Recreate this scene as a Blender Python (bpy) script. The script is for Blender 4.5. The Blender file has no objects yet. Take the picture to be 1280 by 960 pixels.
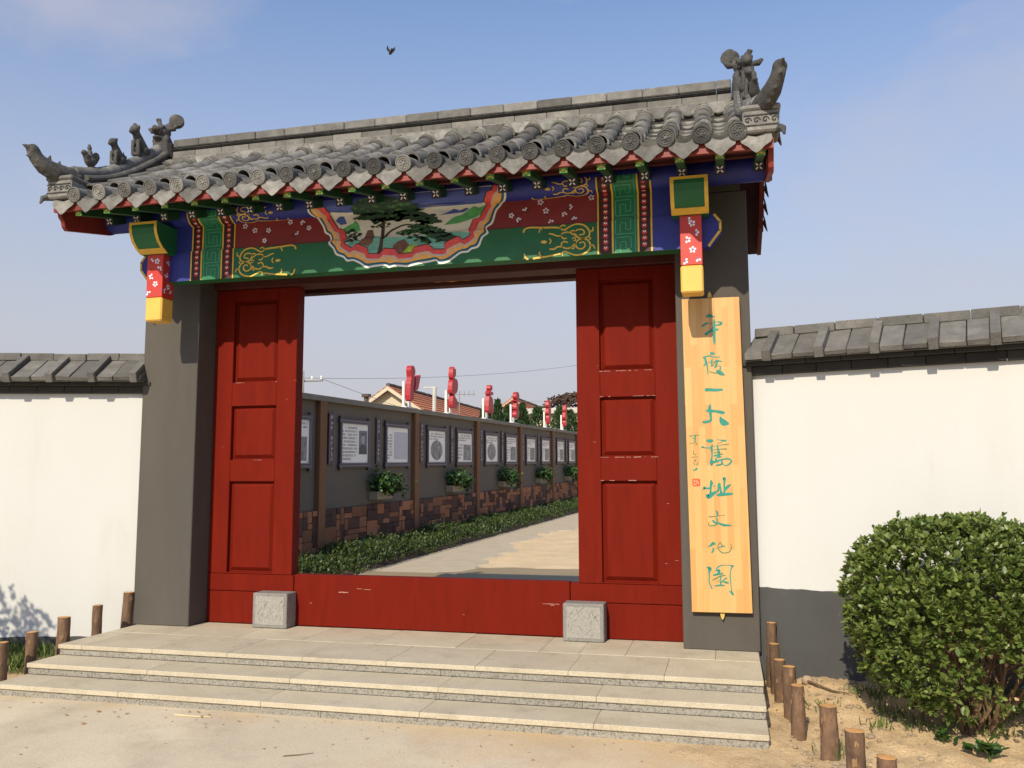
import bpy, bmesh, math, random
import numpy as np
from mathutils import Vector, Matrix, Euler

S = bpy.context.scene
COL = S.collection
R = math.radians
rng = random.Random(7)

# ------------------------------------------------------------------ camera
cam_d = bpy.data.cameras.new("camera")
cam = bpy.data.objects.new("camera", cam_d)
COL.objects.link(cam)
CX, CY, CZ, YAW, PITCH, ROLL, FPX = 2.4749, -6.7729, 1.30, 0.24313, 0.10667, -0.00267, 1074.91
_f = Vector((-math.sin(YAW) * math.cos(PITCH), math.cos(YAW) * math.cos(PITCH), math.sin(PITCH)))
_r = Vector((math.cos(YAW), math.sin(YAW), 0)); _u = _r.cross(_f)
_r2 = math.cos(ROLL) * _r + math.sin(ROLL) * _u
_u2 = -math.sin(ROLL) * _r + math.cos(ROLL) * _u
cam.matrix_world = Matrix(((_r2.x, _u2.x, -_f.x, CX), (_r2.y, _u2.y, -_f.y, CY), (_r2.z, _u2.z, -_f.z, CZ), (0, 0, 0, 1)))
cam_d.sensor_fit = 'HORIZONTAL'; cam_d.sensor_width = 36.0
cam_d.lens = 36.0 * FPX / 1280.0
cam_d.clip_start = 0.05; cam_d.clip_end = 3000
S.camera = cam

# ------------------------------------------------------------------ sun + sky
LDIR = Vector((0.14, 1.0, -0.71)).normalized()          # direction the light travels
SUN_EL = math.asin(-LDIR.z)
SUN_AZ = math.atan2(-LDIR.x, -LDIR.y)                     # compass-style from +Y
sun_d = bpy.data.lights.new("sun", 'SUN')
sun_d.energy = 4.8; sun_d.angle = R(0.55); sun_d.color = (1.0, 0.87, 0.66)
sun = bpy.data.objects.new("sun", sun_d); COL.objects.link(sun)
sun.rotation_euler = LDIR.to_track_quat('-Z', 'Y').to_euler()

W = bpy.data.worlds.new("World"); S.world = W; W.use_nodes = True
nt = W.node_tree; N = nt.nodes; L = nt.links; N.clear()
out = N.new('ShaderNodeOutputWorld'); bg = N.new('ShaderNodeBackground')
sky = N.new('ShaderNodeTexSky'); sky.sky_type = 'NISHITA'; sky.sun_disc = False
sky.sun_elevation = SUN_EL; sky.sun_rotation = SUN_AZ
sky.air_density = 1.25; sky.dust_density = 0.8; sky.ozone_density = 2.0; sky.altitude = 0
tc = N.new('ShaderNodeTexCoord')
mp = N.new('ShaderNodeMapping'); mp.inputs['Scale'].default_value = (1.0, 1.0, 2.2); mp.inputs['Rotation'].default_value = (0.2, 0.55, 0.4); mp.inputs['Location'].default_value = (0.9, 4.4, 1.6)
L.new(tc.outputs['Generated'], mp.inputs['Vector'])
nz = N.new('ShaderNodeTexNoise'); nz.inputs['Scale'].default_value = 1.7; nz.inputs['Detail'].default_value = 9; nz.inputs['Roughness'].default_value = 0.58; nz.inputs['Distortion'].default_value = 0.35
L.new(mp.outputs['Vector'], nz.inputs['Vector'])
cr = N.new('ShaderNodeValToRGB'); cr.color_ramp.elements[0].position = 0.50; cr.color_ramp.elements[1].position = 0.74
L.new(nz.outputs['Fac'], cr.inputs['Fac'])
# thin haze that thickens towards the horizon all the way round
sx = N.new('ShaderNodeSeparateXYZ'); L.new(tc.outputs['Generated'], sx.inputs[0])
hz = N.new('ShaderNodeMapRange'); hz.interpolation_type = 'SMOOTHSTEP'
hz.inputs['From Min'].default_value = 0.0; hz.inputs['From Max'].default_value = 0.64; hz.inputs['To Min'].default_value = 1.0; hz.inputs['To Max'].default_value = 0.0
L.new(sx.outputs['Z'], hz.inputs['Value'])
m1 = N.new('ShaderNodeMixRGB'); m1.inputs['Color2'].default_value = (3.98, 3.90, 4.22, 1)
tn = N.new('ShaderNodeMixRGB'); tn.blend_type = 'MULTIPLY'; tn.inputs[0].default_value = 1.0; tn.inputs[2].default_value = (0.93, 1.06, 1.27, 1)
L.new(sky.outputs[0], tn.inputs[1])
L.new(hz.outputs[0], m1.inputs['Fac']); L.new(tn.outputs[0], m1.inputs['Color1'])
cm = N.new('ShaderNodeMath'); cm.operation = 'MULTIPLY'; cm.inputs[1].default_value = 0.8
L.new(cr.outputs['Color'], cm.inputs[0])
m2 = N.new('ShaderNodeMixRGB'); m2.inputs['Color2'].default_value = (4.25, 4.05, 4.5, 1)
L.new(cm.outputs[0], m2.inputs['Fac']); L.new(m1.outputs[0], m2.inputs['Color1'])
L.new(m2.outputs[0], bg.inputs['Color']); bg.inputs['Strength'].default_value = 0.139
L.new(bg.outputs[0], out.inputs['Surface'])
S.view_settings.view_transform = 'Standard'; S.view_settings.look = 'None'
S.view_settings.exposure = 0.0; S.view_settings.gamma = 1.0; S.view_settings.use_curve_mapping = False
S.render.engine = 'CYCLES'

# ------------------------------------------------------------------ helpers
def col(c, k=1.0): return (c[0] * k, c[1] * k, c[2] * k, 1)
MATS = {}
def mat(name, base, rough=0.7, var=0.15, vscale=6.0, bump=0.0, bscale=60.0, rnd=0.0, alt=None, altscale=3.0,
        altlo=0.5, altamt=1.0, altdetail=5, spec=0.5, coat=0.0, stretch=(1, 1, 1), transl=0.0, tint=None, world=False, fine=0.0, fscale=200, alt2=None, alt2scale=5, alt2lo=.6, alt2amt=.6, dust=False):
    """procedural material: base colour with soft noise, an optional second colour in patches, grain and relief"""
    if name in MATS: return MATS[name]
    m = bpy.data.materials.new(name); m.use_nodes = True; MATS[name] = m
    t = m.node_tree; n = t.nodes; l = t.links
    b = n['Principled BSDF']; b.inputs['Roughness'].default_value = rough
    b.inputs['Specular IOR Level'].default_value = spec
    if coat: b.inputs['Coat Weight'].default_value = coat; b.inputs['Coat Roughness'].default_value = 0.18
    tc = n.new('ShaderNodeTexCoord'); oi = n.new('ShaderNodeObjectInfo')
    if world:
        g = n.new('ShaderNodeNewGeometry'); vec = g.outputs['Position']
    else:
        mu = n.new('ShaderNodeMath'); mu.operation = 'MULTIPLY'; mu.inputs[1].default_value = 37.0; l.new(oi.outputs['Random'], mu.inputs[0])
        va = n.new('ShaderNodeVectorMath'); va.operation = 'ADD'; l.new(tc.outputs['Object'], va.inputs[0]); l.new(mu.outputs[0], va.inputs[1]); vec = va.outputs[0]
    ms = n.new('ShaderNodeMapping'); ms.inputs['Scale'].default_value = stretch; l.new(vec, ms.inputs['Vector']); vec = ms.outputs[0]
    def noise(sc, det=4, ro=0.6):
        x = n.new('ShaderNodeTexNoise'); x.inputs['Scale'].default_value = sc; x.inputs['Detail'].default_value = det; x.inputs['Roughness'].default_value = ro
        l.new(vec, x.inputs['Vector']); return x.outputs['Fac']
    def mix(fac, a, bb, mode='MIX'):
        x = n.new('ShaderNodeMixRGB'); x.blend_type = mode
        for s, v in ((x.inputs[0], fac), (x.inputs[1], a), (x.inputs[2], bb)):
            if isinstance(v, bpy.types.NodeSocket): l.new(v, s)
            elif isinstance(v, (int, float)): s.default_value = v
            else: s.default_value = v
        return x.outputs[0]
    def ramp(v, lo, hi):
        x = n.new('ShaderNodeMapRange'); x.inputs['From Min'].default_value = lo; x.inputs['From Max'].default_value = hi; l.new(v, x.inputs['Value']); return x.outputs[0]
    c = mix(ramp(noise(vscale), 0.3, 0.7), col(base, 1 - var), col(base, 1 + var))
    if tint:
        a = n.new('ShaderNodeAttribute'); a.attribute_name = 'tint'
        c = mix(a.outputs['Fac'], c, mix(ramp(noise(vscale), 0.3, 0.7), col(tint, 1 - var), col(tint, 1 + var)))
    if alt:
        f = ramp(noise(altscale, altdetail, 0.65), altlo, altlo + 0.16)
        x = n.new('ShaderNodeMath'); x.operation = 'MULTIPLY'; x.inputs[1].default_value = altamt; l.new(f, x.inputs[0])
        c = mix(x.outputs[0], c, col(alt))
    if alt2:
        f = ramp(noise(alt2scale, 6, 0.7), alt2lo, alt2lo + 0.2)
        x = n.new('ShaderNodeMath'); x.operation = 'MULTIPLY'; x.inputs[1].default_value = alt2amt; l.new(f, x.inputs[0])
        c = mix(x.outputs[0], c, col(alt2))
    if dust:                                            # wind-blown sand lying thicker towards the bed and the step foot
        g2 = n.new('ShaderNodeNewGeometry'); sp = n.new('ShaderNodeSeparateXYZ'); l.new(g2.outputs['Position'], sp.inputs[0])
        def mth(op, a, b_):
            x = n.new('ShaderNodeMath'); x.operation = op
            for q, v in zip(x.inputs, (a, b_)):
                if isinstance(v, bpy.types.NodeSocket): l.new(v, q)
                else: q.default_value = v
            return x.outputs[0]
        xx = ramp(sp.outputs['X'], -0.5, 3.2); yy = ramp(sp.outputs['Y'], -2.25, -1.5)
        f = mth('ADD', mth('ADD', mth('MULTIPLY', xx, .78), mth('MULTIPLY', mth('POWER', yy, 1.5), .40)), mth('MULTIPLY', noise(1.7, 7, .65), 1.5))
        c = mix(mth('MULTIPLY', ramp(f, 1.0, 1.75), .9), c, col((0.56, 0.40, 0.215)))
    if fine:
        c = mix(fine, c, mix(ramp(noise(fscale, 2, 0.8), 0.38, 0.62), col((0.0, 0.0, 0.0)), col((1, 1, 1))), 'OVERLAY')
    if rnd:
        x = n.new('ShaderNodeMapRange'); x.inputs['To Min'].default_value = 1 - rnd; x.inputs['To Max'].default_value = 1 + rnd
        l.new(oi.outputs['Random'], x.inputs['Value'])
        cc = n.new('ShaderNodeCombineXYZ')
        for i in range(3): l.new(x.outputs[0], cc.inputs[i])
        c = mix(1.0, c, cc.outputs[0], 'MULTIPLY')
    l.new(c, b.inputs['Base Color'])
    if bump:
        bp = n.new('ShaderNodeBump'); bp.inputs['Strength'].default_value = min(1.0, bump); bp.inputs['Distance'].default_value = 0.01
        l.new(noise(bscale, 5, 0.65), bp.inputs['Height']); l.new(bp.outputs[0], b.inputs['Normal'])
    if transl:
        tr = n.new('ShaderNodeBsdfTranslucent'); l.new(c, tr.inputs['Color'])
        mx = n.new('ShaderNodeMixShader'); mx.inputs[0].default_value = transl
        l.new(b.outputs[0], mx.inputs[1]); l.new(tr.outputs[0], mx.inputs[2]); l.new(mx.outputs[0], n['Material Output'].inputs['Surface'])
    return m

class MB:
    """collects vertices and faces for one mesh object"""
    def __init__(s): s.v = []; s.f = []
    def add(s, vs, fs):
        o = len(s.v); s.v += [tuple(p) for p in vs]; s.f += [tuple(i + o for i in q) for q in fs]; return s
    def box(s, a, b):
        x0, y0, z0 = a; x1, y1, z1 = b
        return s.add([(x0, y0, z0), (x1, y0, z0), (x1, y1, z0), (x0, y1, z0), (x0, y0, z1), (x1, y0, z1), (x1, y1, z1), (x0, y1, z1)],
                     [(0, 3, 2, 1), (4, 5, 6, 7), (0, 1, 5, 4), (1, 2, 6, 5), (2, 3, 7, 6), (3, 0, 4, 7)])
    def hexa(s, p):
        return s.add(p, [(0, 3, 2, 1), (4, 5, 6, 7), (0, 1, 5, 4), (1, 2, 6, 5), (2, 3, 7, 6), (3, 0, 4, 7)])
    def prism(s, poly, f, d):
        """poly: list of 2D points, f(x,y)->3D, d: 3D extrusion"""
        n = len(poly); a = [Vector(f(*p)) for p in poly]; d = Vector(d); b = [p + d for p in a]
        return s.add(a + b, [tuple(range(n))[::-1], tuple(range(n, 2 * n))] + [(i, (i + 1) % n, n + (i + 1) % n, n + i) for i in range(n)])
    def tube(s, pts, rad, seg=8, flat=(1, 1), cap=True, up=(0, 0, 1)):
        pts = [Vector(p) for p in pts]; n = len(pts)
        if isinstance(rad, (int, float)): rad = [rad] * n
        vs = []; fs = []; up = Vector(up)
        for i, p in enumerate(pts):
            t = (pts[min(i + 1, n - 1)] - pts[max(i - 1, 0)]).normalized()
            a = t.cross(up)
            if a.length < 1e-3: a = t.cross(Vector((1, 0.1, 0)))
            a.normalize(); b = a.cross(t)
            for k in range(seg):
                th = 2 * math.pi * k / seg
                vs.append(p + a * (math.cos(th) * rad[i] * flat[0]) + b * (math.sin(th) * rad[i] * flat[1]))
        for i in range(n - 1):
            for k in range(seg):
                k2 = (k + 1) % seg
                fs.append((i * seg + k, i * seg + k2, (i + 1) * seg + k2, (i + 1) * seg + k))
        if cap: fs += [tuple(range(seg))[::-1], tuple(range((n - 1) * seg, n * seg))]
        return s.add(vs, fs)
    def ell(s, c, r, seg=10, rings=7, rot=None):
        vs = []; fs = []; c = Vector(c)
        for i in range(rings + 1):
            ph = math.pi * i / rings
            for k in range(seg):
                th = 2 * math.pi * k / seg
                p = Vector((r[0] * math.sin(ph) * math.cos(th), r[1] * math.sin(ph) * math.sin(th), r[2] * math.cos(ph)))
                if rot: p = rot @ p
                vs.append(c + p)
        for i in range(rings):
            for k in range(seg):
                k2 = (k + 1) % seg
                fs.append((i * seg + k, (i + 1) * seg + k, (i + 1) * seg + k2, i * seg + k2))
        return s.add(vs, fs)
    def lathe(s, prof, c=(0, 0, 0), axis='Z', seg=20):
        vs = []; fs = []; n = len(prof)
        for r_, h in prof:
            for k in range(seg):
                th = 2 * math.pi * k / seg; a, b = r_ * math.cos(th), r_ * math.sin(th)
                p = (a, b, h) if axis == 'Z' else ((a, h, b) if axis == 'Y' else (h, a, b))
                vs.append((p[0] + c[0], p[1] + c[1], p[2] + c[2]))
        for i in range(n - 1):
            for k in range(seg):
                k2 = (k + 1) % seg; fs.append((i * seg + k, i * seg + k2, (i + 1) * seg + k2, (i + 1) * seg + k))
        fs += [tuple(range(seg))[::-1], tuple(range((n - 1) * seg, n * seg))]
        return s.add(vs, fs)
    def mesh(s, name, smooth=False, bevel=0.0, merge=False, jit=0.0, sm_angle=None):
        me = bpy.data.meshes.new(name)
        me.from_pydata(s.v, [], s.f); me.update()
        bm = bmesh.new(); bm.from_mesh(me)
        if merge: bmesh.ops.remove_doubles(bm, verts=bm.verts, dist=1e-4)
        bmesh.ops.recalc_face_normals(bm, faces=bm.faces)
        if bevel:
            es = [e for e in bm.edges if len(e.link_faces) == 2 and e.calc_face_angle(0) > 0.5]
            bmesh.ops.bevel(bm, geom=es, offset=bevel, segments=1, affect='EDGES', clamp_overlap=True)
        if jit:
            for v in bm.verts: v.co += Vector((rng.uniform(-jit, jit), rng.uniform(-jit, jit), rng.uniform(-jit, jit)))
        bm.to_mesh(me); bm.free()
        if smooth:
            me.polygons.foreach_set('use_smooth', [True] * len(me.polygons))
            me.set_sharp_from_angle(angle=R(sm_angle or 40))
        return me
    def build(s, name, m, parent=None, **k):
        return obj(name, s.mesh(name, **k), m, parent)

def obj(name, me, m, parent=None, loc=None, rot=None, scale=None):
    if m is not None and not me.materials: me.materials.append(m)
    o = bpy.data.objects.new(name, me); COL.objects.link(o)
    if parent: o.parent = parent
    if loc is not None: o.location = loc
    if rot is not None: o.rotation_euler = rot
    if scale is not None: o.scale = scale
    return o
def inst(name, me, parent=None, loc=(0, 0, 0), rot=(0, 0, 0), scale=None, m=None):
    o = bpy.data.objects.new(name, me); COL.objects.link(o); o.location = loc; o.rotation_euler = rot
    if scale is not None: o.scale = scale
    if parent: o.parent = parent
    if m is not None:
        o.material_slots[0].link = 'OBJECT'; o.material_slots[0].material = m
    return o
def tag(o, label=None, cat=None, group=None, kind=None):
    if label: o['label'] = label
    if cat: o['category'] = cat
    if group: o['group'] = group
    if kind: o['kind'] = kind
    return o
def empty(name, loc=(0, 0, 0), label=None, cat=None, group=None, rz=0):
    o = bpy.data.objects.new(name, None); COL.objects.link(o); o.location = loc; o.rotation_euler = (0, 0, rz)
    o.empty_display_size = 0.2
    return tag(o, label, cat, group)
def copy_tree(o, parent=None):
    c = o.copy(); COL.objects.link(c); c.parent = parent
    for ch in list(o.children): copy_tree(ch, c)
    return c
def sculpt(mb, name, m, voxel=0.012, smooth=4):
    """overlapping volumes fused into one continuous surface"""
    me = mb.mesh(name); o = bpy.data.objects.new(name, me); COL.objects.link(o)
    md = o.modifiers.new('r', 'REMESH'); md.mode = 'VOXEL'; md.voxel_size = voxel; md.use_smooth_shade = True
    if smooth:
        sm = o.modifiers.new('s', 'SMOOTH'); sm.iterations = smooth; sm.factor = 0.5
    dg = bpy.context.evaluated_depsgraph_get()
    me2 = bpy.data.meshes.new_from_object(o.evaluated_get(dg)); me2.name = name
    bpy.data.objects.remove(o); me2.materials.clear(); me2.materials.append(m)
    return me2
def crom(pts, n=5, closed=False):
    """smooth curve through points of any dimension"""
    P = [np.array(p, float) for p in pts]; o = []
    m = len(P); rngi = range(m if closed else m - 1)
    for i in rngi:
        p0 = P[(i - 1) % m] if closed else P[max(i - 1, 0)]; p1 = P[i]; p2 = P[(i + 1) % m]; p3 = P[(i + 2) % m] if closed else P[min(i + 2, m - 1)]
        for k in range(n):
            t = k / n
            o.append(0.5 * ((2 * p1) + (-p0 + p2) * t + (2 * p0 - 5 * p1 + 4 * p2 - p3) * t * t + (-p0 + 3 * p1 - 3 * p2 + p3) * t ** 3))
    if not closed: o.append(P[-1])
    return o
def ribbon2d(pts, n=4):
    """brush stroke: (x, y, full width) -> outline polygon pieces (quads) with rounded ends"""
    c = crom(pts, n); q = []; left = []; right = []
    for i, p in enumerate(c):
        a = c[max(i - 1, 0)][:2]; b = c[min(i + 1, len(c) - 1)][:2]; t = b - a; ln = np.hypot(*t) or 1; t = t / ln
        nn = np.array((-t[1], t[0])); w = max(p[2], 1e-4) / 2
        left.append(p[:2] + nn * w); right.append(p[:2] - nn * w)
    for i in range(len(c) - 1): q.append([left[i], right[i], right[i + 1], left[i + 1]])
    for e, d in ((0, 1), (-1, -1)):
        p = c[e][:2]; w = c[e][2] / 2; l0 = left[e] - p
        t = (c[0][:2] - c[1][:2]) if e == 0 else (c[-1][:2] - c[-2][:2]); t = t / (np.hypot(*t) or 1)
        arc = [p + l0 * math.cos(a) + t * w * math.sin(a) for a in np.linspace(0, math.pi, 6)]
        q.append(arc)
    return q
def disc2d(x, y, rx, ry=None, n=10, rot=0.0):
    ry = ry or rx; cr_, sr = math.cos(rot), math.sin(rot)
    return [(x + rx * math.cos(a) * cr_ - ry * math.sin(a) * sr, y + rx * math.cos(a) * sr + ry * math.sin(a) * cr_) for a in [2 * math.pi * k / n for k in range(n)]]
# leaf scatter --------------------------------------------------------------
LEAF_V = np.array([(0, 0, 0), (-.30, .35, .06), (0, .40, -.02), (.30, .35, .06), (-.22, .75, .02), (.22, .75, .02), (0, 1.0, -.06)])
LEAF_F = np.array([(0, 2, 1), (0, 3, 2), (1, 2, 4), (2, 3, 5), (2, 6, 4), (2, 5, 6)])
def leaves_mesh(name, pos, dirs, sizes, m, seed=1, width=1.0, up=None):
    rs = np.random.RandomState(seed); n = len(pos)
    d = dirs / np.maximum(np.linalg.norm(dirs, axis=1, keepdims=True), 1e-6)
    ref = rs.normal(size=(n, 3)) * 0.45 + np.array((0, 0, 1.0))
    x = np.cross(d, ref); x /= np.maximum(np.linalg.norm(x, axis=1, keepdims=True), 1e-6)
    z = np.cross(x, d)
    V = pos[:, None, :] + sizes[:, None, None] * (LEAF_V[None, :, 0:1] * x[:, None, :] * width + LEAF_V[None, :, 1:2] * d[:, None, :] + LEAF_V[None, :, 2:3] * z[:, None, :])
    F = (LEAF_F[None] + (np.arange(n) * len(LEAF_V))[:, None, None]).reshape(-1, 3)
    me = bpy.data.meshes.new(name); nv = n * len(LEAF_V); nf = len(F)
    me.vertices.add(nv); me.vertices.foreach_set('co', V.reshape(-1))
    me.loops.add(nf * 3); me.loops.foreach_set('vertex_index', F.reshape(-1).astype(np.int32))
    me.polygons.add(nf); me.polygons.foreach_set('loop_start', np.arange(0, nf * 3, 3, dtype=np.int32))
    me.polygons.foreach_set('use_smooth', np.ones(nf, dtype=bool))
    at = me.attributes.new('tint', 'FLOAT', 'POINT'); at.data.foreach_set('value', np.repeat(rs.rand(n), len(LEAF_V)).astype(np.float32))
    me.update(calc_edges=True); me.materials.append(m)
    return me
# ------------------------------------------------------------------ materials
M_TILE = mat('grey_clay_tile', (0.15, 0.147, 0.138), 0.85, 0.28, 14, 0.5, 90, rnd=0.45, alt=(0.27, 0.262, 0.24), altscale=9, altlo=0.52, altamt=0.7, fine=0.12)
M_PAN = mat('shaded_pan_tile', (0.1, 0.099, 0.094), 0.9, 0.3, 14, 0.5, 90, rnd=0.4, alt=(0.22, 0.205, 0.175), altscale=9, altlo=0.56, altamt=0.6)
M_TDARK = mat('dark_fired_tile', (0.062, 0.063, 0.062), 0.75, 0.3, 20, 0.5, 90, rnd=0.35, alt=(0.20, 0.19, 0.17), altscale=14, altlo=0.56, altamt=0.7)
M_MORTAR = mat('weathered_mortar', (0.235, 0.225, 0.195), 0.95, 0.2, 10, 0.7, 60, rnd=0.15, alt=(0.15, 0.14, 0.12), altscale=7, altlo=0.5)
M_BRICKR = mat('ridge_brick', (0.16, 0.156, 0.146), 0.9, 0.22, 12, 0.5, 80, rnd=0.36, alt=(0.28, 0.272, 0.25), altscale=5, altlo=0.54, altamt=0.7)
M_BEAST = mat('fired_clay_figure', (0.062, 0.06, 0.056), 0.8, 0.3, 18, 0.7, 70, alt=(0.19, 0.175, 0.15), altscale=11, altlo=0.55, altamt=0.7)
M_RED = mat('red_door_paint', (0.15, 0.0105, 0.0042), 0.62, 0.13, 5, 0.25, 70, spec=0.08, alt=(0.122, 0.009, 0.0042), altscale=2.5, altlo=0.5, altamt=0.6, stretch=(3, 3, 0.45))
M_REDL = mat('bright_red_paint', (0.5, 0.035, 0.026), 0.5, 0.08, 5, 0.1, 60)
M_DRED = mat('dark_red_timber', (0.07, 0.01, 0.008), 0.6, 0.2, 6, 0.2, 60)
M_GREEN = mat('green_beam_paint', (0.0084, 0.119, 0.042), 0.55, 0.15, 5, 0.15, 50)
M_GREEND = mat('green_rafter_paint', (0.01, 0.065, 0.022), 0.6, 0.2, 8, 0.15, 50)
M_BLUE = mat('ultramarine_paint', (0.0182, 0.028, 0.238), 0.55, 0.15, 6, 0.15, 50)
M_GOLD = mat('gold_paint', (0.7, 0.448, 0.056), 0.45, 0.15, 12, 0.1, 60)
M_YEL = mat('yellow_paint', (0.74, 0.45, 0.085), 0.5, 0.07, 6, 0.1, 60)
M_BLACKP = mat('black_brown_paint', (0.032, 0.010, 0.008), 0.6, 0.2, 8)
M_KEY = mat('mint_paint', (0.049, 0.378, 0.189), 0.55, 0.15, 8)
M_KEYBG = mat('deep_green_paint', (0.0126, 0.154, 0.07), 0.55, 0.15, 8)
M_MINT = mat('pale_green_paint', (0.05, 0.42, 0.15), 0.5, 0.1, 8)
M_PETAL = mat('petal_paint', (0.784, 0.742, 0.84), 0.6, 0.25, 30)
M_PURP = mat('blossom_heart_paint', (0.20, 0.12, 0.36), 0.6, 0.2, 30)
M_BEAD = mat('bead_red_paint', (0.50, 0.03, 0.03), 0.5, 0.1, 8)
M_WHITEP = mat('white_line_paint', (0.80, 0.78, 0.72), 0.55, 0.08, 8)
M_TEALP = mat('teal_line_paint', (0.015, 0.12, 0.20), 0.55, 0.1, 8)
M_ORNG = mat('ochre_paint', (0.85, 0.42, 0.084), 0.55, 0.15, 18)
M_ROSE = mat('rose_cloud_paint', (0.7, 0.077, 0.077), 0.55, 0.25, 16)
M_LGREY = mat('lilac_grey_paint', (0.50, 0.46, 0.46), 0.55, 0.1, 10)
M_MSKY = mat('mural_sky', (0.7, 0.686, 0.602), 0.65, 0.12, 4, alt=(0.16, 0.22, 0.36), altscale=4, altlo=0.58, stretch=(0.6, 1, 4))
M_MBLUE = mat('mural_blue', (0.063, 0.098, 0.364), 0.65, 0.25, 5, alt=(0.28, 0.30, 0.36), altscale=5, altlo=0.56, stretch=(0.5, 1, 3))
M_MHILL = mat('mural_hill', (0.098, 0.392, 0.126), 0.65, 0.35, 14)
M_MWATER = mat('mural_water', (0.154, 0.42, 0.35), 0.65, 0.25, 12, stretch=(0.5, 1, 3))
M_MPINE = mat('mural_pine', (0.018, 0.055, 0.026), 0.65, 0.5, 30)
M_MPINE2 = mat('mural_pine_light', (0.049, 0.154, 0.049), 0.65, 0.5, 30)
M_MTRUNK = mat('mural_trunk', (0.055, 0.028, 0.022), 0.65, 0.4, 30)
M_MROCK = mat('mural_rock', (0.168, 0.077, 0.0532), 0.65, 0.4, 16)
M_MYEL = mat('mural_yellow_green', (0.336, 0.504, 0.042), 0.65, 0.3, 20)
M_PILLAR = mat('grey_pillar_plaster', (0.086, 0.078, 0.068), 0.9, 0.08, 2.0, 0.3, 180, alt=(0.072, 0.066, 0.060), altscale=1.3, altlo=0.48, altamt=0.7, alt2=(0.105, 0.094, 0.080), alt2scale=3.1, alt2lo=0.62, alt2amt=0.6, world=True, stretch=(1, 1, 0.3), fine=0.06, fscale=260)
M_WHITE = mat('white_wall_plaster', (0.572, 0.585, 0.58), 0.92, 0.02, 1.5, 0.15, 120, alt=(0.545, 0.548, 0.53), altscale=1.6, altlo=0.50, altamt=0.6, world=True, stretch=(1, 1, 0.22), alt2=(0.50, 0.49, 0.455), alt2scale=3.2, alt2lo=0.60, alt2amt=0.45)
M_BASE = mat('grey_wall_base', (0.066, 0.068, 0.07), 0.9, 0.10, 3, 0.3, 120, alt=(0.125, 0.11, 0.085), altscale=2.2, altlo=0.60, altamt=0.7, world=True)
M_COPE = mat('coping_tile', (0.135, 0.131, 0.123), 0.92, 0.2, 9, 0.7, 70, rnd=0.2, alt=(0.195, 0.187, 0.17), altscale=6, altlo=0.53, altamt=0.8, fine=0.15)
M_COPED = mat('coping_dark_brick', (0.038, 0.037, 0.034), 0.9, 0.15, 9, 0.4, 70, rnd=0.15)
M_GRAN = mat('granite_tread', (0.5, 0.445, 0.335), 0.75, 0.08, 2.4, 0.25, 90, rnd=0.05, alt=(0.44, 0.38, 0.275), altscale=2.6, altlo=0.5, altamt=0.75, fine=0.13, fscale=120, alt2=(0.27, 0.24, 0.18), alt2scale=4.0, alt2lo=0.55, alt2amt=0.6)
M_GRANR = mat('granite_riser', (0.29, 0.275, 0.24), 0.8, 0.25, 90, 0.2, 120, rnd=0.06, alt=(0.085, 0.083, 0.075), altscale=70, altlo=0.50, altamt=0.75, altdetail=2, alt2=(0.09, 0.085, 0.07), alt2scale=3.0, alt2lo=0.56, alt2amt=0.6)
M_GRANB = mat('granite_block', (0.235, 0.228, 0.215), 0.8, 0.2, 60, 0.5, 50, rnd=0.05, alt=(0.16, 0.155, 0.145), altscale=26, altlo=0.50, altamt=0.7)
M_CARVE = mat('chiselled_granite', (0.31, 0.3, 0.275), 0.85, 0.2, 80, 0.6, 90)
M_CONC = mat('concrete_apron', (0.585, 0.505, 0.375), 0.85, 0.07, 1.1, 0.25, 60, alt=(0.66, 0.575, 0.43), altscale=1.3, altlo=0.50, altamt=0.6, alt2=(0.43, 0.36, 0.26), alt2scale=1.5, alt2lo=0.50, alt2amt=0.7, world=True, dust=True, fine=0.12, fscale=140)
M_SOIL = mat('sandy_soil', (0.56, 0.41, 0.235), 0.97, 0.16, 5, 1.0, 40, alt=(0.42, 0.285, 0.145), altscale=3.2, altlo=0.52, altamt=0.75, world=True, fine=0.3, fscale=150)
M_EARTH = mat('far_ground', (0.30, 0.235, 0.14), 0.95, 0.2, 0.3, world=True)
M_PAVE = mat('courtyard_slab', (0.5, 0.425, 0.31), 0.9, 0.12, 2, 0.3, 60, rnd=0.10, alt=(0.38, 0.32, 0.23), altscale=2.0, altlo=0.52, altamt=0.6, fine=0.15, fscale=60)
M_SAND = mat('courtyard_sand', (0.64, 0.49, 0.295), 0.95, 0.12, 2, 0.6, 20, alt=(0.46, 0.34, 0.20), altscale=2.6, altlo=0.58, altamt=0.7, world=True)
M_BARK = mat('log_bark', (0.155, 0.092, 0.055), 0.9, 0.35, 22, 1.0, 45, rnd=0.18, alt=(0.085, 0.05, 0.032), altscale=16, altlo=0.52, altamt=0.85, stretch=(1, 1, 0.45))
M_BARKP = mat('peeled_bark', (0.27, 0.165, 0.085), 0.9, 0.25, 22, 0.7, 45, rnd=0.1, stretch=(1, 1, 0.4))
M_CUT = mat('log_cut_end', (0.56, 0.30, 0.105), 0.85, 0.2, 30, 0.4, 80, rnd=0.08)
M_STEM = mat('shrub_stem', (0.165, 0.105, 0.062), 0.9, 0.3, 30, 0.6, 60)
M_LEAF = mat('glossy_leaf', (0.066, 0.115, 0.022), 0.42, 0.25, 12, transl=0.16, tint=(0.20, 0.25, 0.06), spec=0.5)
M_DRY = mat('dry_leaf', (0.52, 0.36, 0.17), 0.85, 0.2, 30, rnd=0.2)
M_GRASS = mat('grass_blades', (0.085, 0.15, 0.03), 0.7, 0.3, 6, transl=0.2, tint=(0.17, 0.22, 0.06))
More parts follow.
